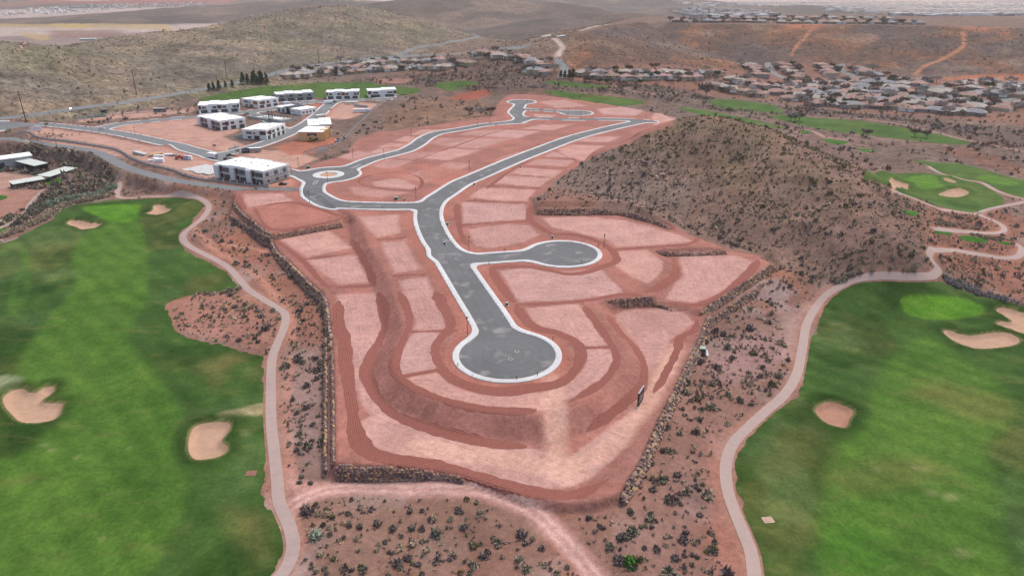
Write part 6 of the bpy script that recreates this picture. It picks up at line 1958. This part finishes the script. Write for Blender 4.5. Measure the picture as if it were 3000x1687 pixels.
# manholes and island markings
for i, px in enumerate(((1300,884),(1284,903),(1148,652),(1122,661),(1113,533),(1120,578),(908,519),(814,491),(1170,463))):
    w = G([px])[0]
    t = thing('manhole', 'round manhole with pale collar on the new street, %s from the near end' % ordn(i), 'manhole', (w[0], w[1], w[2] + .035), 0, 'manholes in the new streets')
    MB().cyl((0, 0, 0), (0, 0, .008), .75, .75, 16).build('collar', plain('worn_collar', S(168, 165, 160)), t)
    MB().cyl((0, 0, .008), (0, 0, .018), .42, .42, 14).build('lid', M_dark, t)
for (A, B), lb in ((((790,465),(797,455)), 'white outlined splitter island below the roundabout'), (((885,424),(906,415)), 'white outlined splitter island above the roundabout')):
    w = G([A, B])
    d = w[1] - w[0]
    L = math.hypot(d[0], d[1])
    t = thing('splitter_island', lb, 'traffic island', (w[0][0], w[0][1], w[0][2] + .03), math.atan2(d[1], d[0]), 'splitter islands at the roundabout')
    MB().box(0, L, -.9, -.6, 0, .15).box(0, L, .6, .9, 0, .15).box(-.3, 0, -.9, .9, 0, .15).box(L, L + .3, -.9, .9, 0, .15).build('kerb', M_conc, t)
    MB().box(0, L, -.6, .6, 0, .05).build('infill', m_asphalt, t)
# golf flags
for px, c_, lb in (((2360,797), M_orange, 'golf flag with red pennant on the right green'), ((317,546), plain('flag_yellow', S(230, 220, 120)), 'golf flag with yellow pennant on the left green'), ((2320,449), M_vwhite, 'golf flag with white pennant on the middle green'), ((2508,447), M_vwhite, 'golf flag with white pennant on the farther right green')):
    w = G([px])[0]
    t = thing('golf_flag', lb, 'flag', w, .2, 'golf flags on the greens')
    MB().cyl((0, 0, 0), (0, 0, 2.3), .035, .03, 6).build('stick', M_vwhite, t)
    MB().add([(0.03, -.01, 2.3), (.65, -.01, 2.05), (.03, -.01, 1.75), (0.03, .01, 2.3), (.65, .01, 2.05), (.03, .01, 1.75)], [(0,2,1),(3,4,5),(0,1,4,3),(1,2,5,4),(2,0,3,5)]).build('pennant', c_, t)
# the two-armed trunk beside the middle green
w = G([(2437,560)])[0]
t = thing('tree_stump', 'pale two-pronged dead trunk below the middle green', 'tree', w, 0)
MB().cyl((0, 0, 0), (-.3, 0, 3.2), .45, .3, 8).cyl((0, 0, .6), (.9, 0, 4.8), .35, .15, 8).cyl((-.3, 0, 2.6), (-.8, .2, 5.0), .25, .1, 8).build('trunk', plain('dead_wood', S(206, 178, 140)), t)

# ------------------------------------------------------------------ signs
def text_obj(body, size, mat, parent, loc, rot, name='lettering'):
    cu = bpy.data.curves.new(name, 'FONT')
    cu.body = body
    cu.size = size
    cu.align_x, cu.align_y = 'CENTER', 'CENTER'
    cu.extrude = .01
    cu.materials.append(mat)
    tmp = bpy.data.objects.new(name, cu)
    COL.objects.link(tmp)
    bpy.context.view_layer.update()
    me = bpy.data.meshes.new_from_object(tmp.evaluated_get(bpy.context.evaluated_depsgraph_get()))
    bpy.data.objects.remove(tmp)
    o = obj(name, me, mat, parent)
    o.location, o.rotation_euler = loc, rot
    return o
def board(px, wdt, hgt, zb_, rz, label, mat, legs=2, thick=.25):
    w = G([px])[0]
    t = thing('sign_board', label, 'sign', w, rz)
    MB().box(-wdt / 2, wdt / 2, -thick, 0, zb_, zb_ + hgt).build('panel', mat, t)
    for k in range(legs):
        x = -wdt / 2 + .2 + (wdt - .4) * k / max(legs - 1, 1)
        MB().box(x - .1, x + .1, -thick + .02, -.02, 0, zb_).build('post', M_vwhite, t)
    return t
HR = math.pi / 2
t = board((404,285), 10.5, 3.4, .8, .08, 'black hoarding reading COLE WEST along the upper fence', M_black, 3, 1.6)
MB().box(-5.4, 5.4, -1.75, .1, 4.2, 4.4).build('top_rail', M_vwhite, t)
MB().box(-5.25, 5.25, -1.66, -1.61, .8, 1.0).build('bottom_rail', M_vwhite, t)
text_obj('COLE WEST', 1.9, M_vwhite, t, (0, -1.63, 2.0), (HR, 0, 0))
t = board((92,330), 8.5, 3.2, .4, .12, 'white leaning notice board beside the rock pile at the left', M_vwhite, 2)
for k, (x, l) in enumerate(((-1.6, 3.4), (1.2, 3.0), (-.2, 4.4))):
    MB().box(x - l / 2, x + l / 2, -.27, -.25, 2.6 - .55 * k, 2.8 - .55 * k).build('faint_text_line', plain('faint_grey', S(200, 204, 200)), t)
t = board((619,388.5), 4.6, 3.3, .7, .25, 'dark sales sign on two posts at the condo street corner', M_black, 2)
MB().box(-1.8, 1.8, -.27, -.25, 2.3, 2.9).build('text_band', plain('sign_lavender', S(168, 164, 178)), t)
MB().box(-2.1, .1, -.27, -.25, 3.3, 3.6).build('text_band', plain('sign_lavender', S(168, 164, 178)), t)
wA, wB = G([(1602,1027), (1617,1003)])
d = wB - wA
t = thing('sign_board', 'tall black double-sided sales sign by the right haul track', 'sign', wA, math.atan2(d[1], d[0]))
L = 4.6
MB().box(0, L, -.35, 0, .6, 4.6).build('panel', M_black, t)
MB().box(-.03, L + .03, -.38, .03, 4.6, 4.72).build('top_rail', M_vsilver, t)
for x in (.15, L / 2, L - .15):
    MB().box(x - .12, x + .12, -.3, -.06, 0, .6).build('post', M_vwhite, t)
for k, (a, b_) in enumerate(((.9, 2.2), (1.2, 3.6), (.5, 3.9), (.5, 3.6), (.5, 3.0))):
    MB().box(a, b_, -.37, -.35, 3.2 - .42 * k, 3.38 - .42 * k).build('text_line', M_vsilver, t)

# ------------------------------------------------------------------ perimeter fences: kerb wall, posts, railings
def fence(label, px, step, wall_h, post_h, mat_rail, grp=None):
    p = smooth(G(px), n=5)
    s_ = np.concatenate([[0], np.cumsum(np.hypot(*np.diff(p[:, :2], axis=0).T))])
    n = int(s_[-1] / step)
    X = np.stack([np.interp(np.linspace(0, s_[-1], n + 1), s_, p[:, 0]), np.interp(np.linspace(0, s_[-1], n + 1), s_, p[:, 1])], 1)
    Zs = lookup(ZG, X[:, 0], X[:, 1])
    t = thing('perimeter_fence', label, 'fence', (X[0][0], X[0][1], Zs[0]), 0, grp)
    O = np.array([X[0][0], X[0][1], Zs[0]])
    post = MB().box(-.22, .22, -.22, .22, -.2, post_h).box(-.3, .3, -.3, .3, post_h, post_h + .12).mesh('post')
    for k in range(n + 1):
        o = obj('post', post, M_conc, t)
        o.location = (X[k][0] - O[0], X[k][1] - O[1], Zs[k] - O[2])
    for k in range(n):
        a, b_ = np.array([*X[k], Zs[k]]) - O, np.array([*X[k + 1], Zs[k + 1]]) - O
        ln = math.hypot(*(b_ - a)[:2])
        rz_ = math.atan2(b_[1] - a[1], b_[0] - a[0])
        o = MB().box(.2, ln - .2, -.14, .14, -.3, wall_h).build('wall_panel', M_block, t)
        o.location, o.rotation_euler = tuple(a), (0, 0, rz_)
        r_ = MB().box(.2, ln - .2, -.04, .04, wall_h + .1, wall_h + .18).box(.2, ln - .2, -.04, .04, post_h - .25, post_h - .17)
        for j in range(1, 6):
            x = .2 + (ln - .4) * j / 6
            r_.box(x - .025, x + .025, -.025, .025, wall_h + .1, post_h - .2)
        o2 = r_.build('railing', mat_rail, t)
        o2.location, o2.rotation_euler = tuple(a), (0, 0, rz_)
fence('long pale post and rail fence above the lower access road', [(45,337),(71,335),(92,347),(160,356),(231,367),(293,379),(329,400),(373,416),(429,429),(488,450),(566,460),(650,469),(676,471)], 5.2, .9, 2.1, M_dark)
fence('pale post and rail fence along the right side of the condo site', [(764,388),(800,376),(851,361),(902,312),(961,260),(990,254),(1008,249)], 5.0, .8, 2.0, M_dark)
fence('pale fence with beige rails behind the upper left lots', [(197,303),(275,292),(385,283),(482,276)], 6.0, .3, 1.7, M_block)
# ball courts
loc, rz, L, D = ordered((190,300), (268,294), (262,287))
t = thing('ball_court', 'blue-green ball courts with low fence beside the highway', 'court', loc, rz)
D = 16
MB().box(0, L, 0, D, -.1, .1).build('surface', M_court, t)
for k in range(5):
    MB().box(L * k / 4 - .15, L * k / 4 + .15, 0, D, .1, 1.3).build('net_fence', plain('court_mesh', S(150, 178, 170)), t)
MB().box(0, L, -.1, .1, 0, 1.3).box(0, L, D - .1, D + .1, 0, 1.3).build('net_fence', plain('court_mesh', S(150, 178, 170)), t)
for k, x in enumerate((-4, L + 1)):
    c_ = MB()
    for dx in (0, 4):
        for dy in (0, 4):
            c_.box(x + dx - .12, x + dx + .12, D - 5 + dy - .12, D - 5 + dy + .12, 0, 3)
    c_.box(x - .4, x + 4.4, D - 5.4, D - .6, 3, 3.25)
    c_.build('shade_shelter', M_dark if k else plain('shelter_roof', S(196, 184, 120)), t)

# ------------------------------------------------------------------ vehicles, plant, building materials
def wheels(t, xs, y, r, w_):
    for x in xs:
        for s_ in (-1, 1):
            wh = MB().cyl((x, s_ * y - w_ / 2, r), (x, s_ * y + w_ / 2, r), r, r, 12).build('wheel', M_rubber, t)
            MB().cyl((x, s_ * y - w_ / 2 - .01, r), (x, s_ * y + w_ / 2 + .01, r), r * .55, r * .55, 8).build('rim', M_vsilver, wh)
def car(px, rz, mat, label, kind_='car'):
    w = G([px])[0]
    t = thing('parked_car' if kind_ == 'car' else 'pickup_truck', label, 'car' if kind_ == 'car' else 'pickup', w + np.array([0, 0, .04]), rz)
    if kind_ == 'car':
        MB().prism([(-2.2,.35),(2.2,.35),(2.25,.75),(1.2,.9),(-1.9,.95),(-2.25,.8)], -.88, .88).build('body', mat, t)
        MB().prism([(-1.8,.94),(.95,.9),(.35,1.42),(-1.3,1.45)], -.78, .78).build('cabin', M_glass, t)
        MB().prism([(-1.25,1.45),(.3,1.42),(.28,1.48),(-1.2,1.5)], -.74, .74).build('roof_panel', mat, t)
        wheels(t, (-1.35, 1.35), .8, .33, .22)
    else:
        MB().prism([(-2.8,.5),(2.7,.5),(2.75,1.0),(1.5,1.12),(-2.8,1.1)], -.95, .95).build('body', mat, t)
        MB().prism([(-.6,1.1),(1.5,1.1),(.9,1.8),(-.5,1.85)], -.85, .85).build('cabin', M_glass, t)
        MB().prism([(-.5,1.85),(.85,1.8),(.82,1.88),(-.5,1.92)], -.82, .82).build('roof_panel', mat, t)
        MB().box(-2.7, -.7, -.8, .8, 1.0, 1.14).build('load_bed', M_black, t)
        wheels(t, (-1.8, 1.7), .85, .4, .26)
def trailer(px, rz, L, h, label, mat=None, wdt=2.5):
    w = G([px])[0]
    t = thing('box_trailer', label, 'trailer', w + np.array([0, 0, .04]), rz)
    MB().box(-L / 2, L / 2, -wdt / 2, wdt / 2, .6, h).build('box_body', mat or M_vwhite, t)
    MB().box(-L / 2 + .05, L / 2 - .05, -wdt / 2 + .05, wdt / 2 - .05, h, h + .06).build('roof_skin', M_roofw, t)
    MB().box(L / 2 - .02, L / 2 + .04, -wdt / 2 + .15, wdt / 2 - .15, .7, h - .15).build('rear_door', M_vsilver, t)
    MB().box(-L / 2 - 1.3, -L / 2, -.08, .08, .5, .65).build('tow_bar', M_dark, t)
    wheels(t, (L * .12, L * .12 + .95), wdt / 2 - .1, .38, .24)
trailer((536,398), -.5, 7.5, 3.2, 'white box trailer parked at the end of the entry street')
trailer((640,384), .25, 9.0, 3.0, 'grey flat-topped trailer parked on the bending street', M_vsilver)
trailer((807,299), .75, 8.5, 3.2, 'cream box trailer on the street above the plywood house', plain('cream_paint', S(226, 216, 196)))
trailer((905,284), .1, 11, 3.2, 'white storage container on the lot by the right fence')
trailer((922,283), .3, 6, 3.0, 'small white trailer right of the storage container')
trailer((885,263), .05, 12, 2.4, 'cream site cabin near the top of the right fence', plain('cream_paint', S(226, 216, 196)))
trailer((722,264), .1, 5.5, 2.6, 'white van-like trailer before the scaffolded block')
trailer((827,262), .2, 8, 2.6, 'white equipment trailer at the upper street bend')
car((580,394), -.3, M_vred, 'maroon pickup at the condo street corner', 'pickup')
car((712,465.5), .1, M_vdark, 'dark car with pale windows below the scaffolded side of the big block')
car((783,347.5), .7, M_vwhite, 'white pickup before the plywood house', 'pickup')
car((773,352), .7, M_vsilver, 'silver pickup behind the white one by the plywood house', 'pickup')
car((624,376.5), .25, M_vdark, 'charcoal car between the low grey wall and the flat-topped trailer')
car((623,289), .2, M_vsilver, 'silver pickup on the upper street left of the pool terrace', 'pickup')
car((662,310), -.5, M_vsilver, 'silver car beside the pool terrace')
car((746,262), .05, M_vwhite, 'white pickup before the scaffolded block', 'pickup')
car((830,258.5), .1, M_vdark, 'charcoal car on the upper street bend')
car((840,259), .3, M_vdark, 'charcoal pickup hitched to the equipment trailer', 'pickup')
car((257,326), .3, M_vwhite, 'white car at the left condo junction')
for px, rz_, mt, lb in (((5,433), .2, M_green, 'green utility cart at the left of the yard'), ((22,432), .3, M_vred, 'red mower in the yard'), ((38,430), .1, M_green, 'green mower before the barn'), ((60,436), .1, M_vdark, 'dark utility cart before the long shed'), ((74,437), .15, M_vdark, 'dark mower under the long shed'), ((90,440), .2, M_green, 'green cart by the square shed')):
    w = G([px])[0]
    t = thing('utility_cart', lb, 'cart', w, rz_, 'carts and mowers in the maintenance yard')
    MB().prism([(-1.6,.4),(1.5,.4),(1.5,.9),(.4,1.0),(-1.6,1.0)], -.7, .7).build('body', mt, t)
    MB().box(-.6, .5, -.6, .6, 1.7, 1.8).box(-.55, -.45, -.55, -.45, 1, 1.7).box(-.55, -.45, .45, .55, 1, 1.7).box(.35, .45, -.55, -.45, 1, 1.7).box(.35, .45, .45, .55, 1, 1.7).build('canopy', mt, t)
    wheels(t, (-1.0, 1.0), .65, .34, .24)
# skip
w = G([(575,405)])[0]
t = thing('dumpster', 'grey roll-off dumpster behind the white box trailer', 'dumpster', w, -.4)
m = MB()
for b_ in ((-2.9, 2.9, -1.2, -1.1), (-2.9, 2.9, 1.1, 1.2), (-2.9, -2.8, -1.1, 1.1), (2.8, 2.9, -1.1, 1.1)):
    m.box(*b_, .2, 1.8)
m.box(-2.8, 2.8, -1.1, 1.1, .2, .3)
m.build('bin', M_garage, t)
for k in range(6):
    MB().box(-2.6 + k, -2.5 + k, -1.3, -1.2, .2, 1.8).build('rib', M_garage, t)
MB().box(-1.5, 1.2, -.8, .7, .3, 1.5).build('rubbish', M_lumber, t)
# telehandler
w = G([(452,401)])[0]
t = thing('telehandler', 'orange telehandler with lowered boom on the lower lots', 'telehandler', w, .35)
MB().box(-2.6, 2.2, -.9, .9, .7, 1.5).build('chassis', M_orange, t)
MB().box(-.6, .9, -1.1, -.2, 1.5, 2.8).build('cab', M_glass, t)
MB().add([(-2.4,.1,1.7),(-2.4,.6,1.7),(4.6,.6,1.3),(4.6,.1,1.3),(-2.4,.1,2.4),(-2.4,.6,2.4),(4.6,.6,1.8),(4.6,.1,1.8)], [(3,2,1,0),(4,5,6,7),(0,1,5,4),(1,2,6,5),(2,3,7,6),(3,0,4,7)]).build('boom', M_orange, t)
MB().box(4.6, 4.8, -.4, 1.1, .6, 1.9).box(4.8, 6.0, -.2, 0, .6, .7).box(4.8, 6.0, .7, .9, .6, .7).build('forks', M_dark, t)
wheels(t, (-1.7, 1.6), 1.0, .65, .45)
# excavators
for px, rz_, mt, lb in (((780,357), .6, M_yellow, 'yellow mini excavator on red soil beside the plywood house'), ((849,357), .2, M_vwhite, 'white skid steer on red soil by the fence')):
    w = G([px])[0]
    t = thing('mini_excavator' if mt is M_yellow else 'skid_steer', lb, 'digger', w, rz_)
    for s_ in (-1, 1):
        MB().prism([(-1.4,.1),(1.4,.1),(1.6,.4),(1.3,.75),(-1.3,.75),(-1.6,.4)], s_ * .9 - .22, s_ * .9 + .22).build('track', M_rubber, t)
    MB().box(-1.3, 1.0, -.85, .85, .75, 1.5).build('body', mt, t)
    MB().box(-.4, .9, -.8, .1, 1.5, 2.6).build('cab', M_dark, t)
    a_ = MB().cyl((.9, .4, 1.3), (2.4, .4, 2.7), .2, .16, 6).build('boom', mt, t)
    MB().cyl((2.4, .4, 2.7), (3.4, .4, 1.2), .15, .12, 6).build('dipper', mt, a_)
    MB().prism([(3.1,1.3),(3.8,1.2),(3.7,.5),(3.1,.6)], .05, .75).build('bucket', M_dark, t)
# wrapped lumber, pallets
def bundle(px, rz_, sx, sy, sz, label, mat, grp='stacked building materials on the lower lots'):
    w = G([px])[0]
    t = thing('material_stack', label, 'stack', w, rz_, grp)
    n = max(2, int(sz / .6))
    for k in range(n):
        z0 = .12 + k * sz / n
        MB().box(-sx / 2 + q.uniform(-.15, .15), sx / 2 + q.uniform(-.15, .15), -sy / 2, sy / 2, z0, z0 + sz / n - .06).build('bale', mat, t)
    for x in (-sx * .35, 0, sx * .35):
        MB().box(x - .08, x + .08, -sy / 2, sy / 2, 0, .12).build('bearer', M_lumber, t)
for a in [((402,409), .2, 5, 3.4, 2.4, 'tall white wrapped stack nearest the fence on the lower lots', M_wrap), ((392,405), .2, 3, 3, 1.9, 'narrow white wrapped stack left of the tall one', M_wrap), ((381,407), .2, 3.4, 2, 1.2, 'low white wrapped stack at the left end of the pile', M_wrap), ((400,397), .2, 6, 2.2, 1.6, 'long white wrapped stack behind the tall one', M_wrap),
          ((388,393), .45, 6.5, 1.8, 1.2, 'yellow lumber bundle leaning at the back of the pile', M_lumber), ((398,390), .6, 5.5, 1.6, 1.2, 'second yellow lumber bundle right of the first', M_lumber), ((424,392), .1, 4.5, 2.2, 1.2, 'grey wrapped stack left of the telehandler', M_wrap), ((437,393), .1, 3.5, 2, .9, 'low grey stack just left of the telehandler', M_galv),
          ((471,402), .05, 3.2, 2.6, 2.6, 'tall lavender wrapped stack right of the telehandler', plain('lavender_wrap', S(196, 192, 214))), ((479,402), .05, 2, 2.4, 2.4, 'white stack beside the lavender one', M_wrap), ((832,278), .2, 2.2, 1.8, 1.5, 'small cream crate on the lot by the upper street', M_lumber)]:
    bundle(*a)
# rock pile by the notice board
wp = G([(115,341)])[0]
for k in range(46):
    o = obj('loose_rock', rock_me[q.randrange(12)], None, None, label='loose angular rock in the pile below the white notice board', category='rock', group='rocks in the pile by the notice board')
    x, y = wp[0] + q.gauss(0, 9), wp[1] + q.gauss(0, 4)
    o.location = (x, y, gz(x, y) + .3)
    o.rotation_euler = (q.random() * 6, q.random() * 6, q.random() * 6)
    k_ = q.uniform(.9, 2.0)
    o.scale = (k_, k_, k_ * .8)
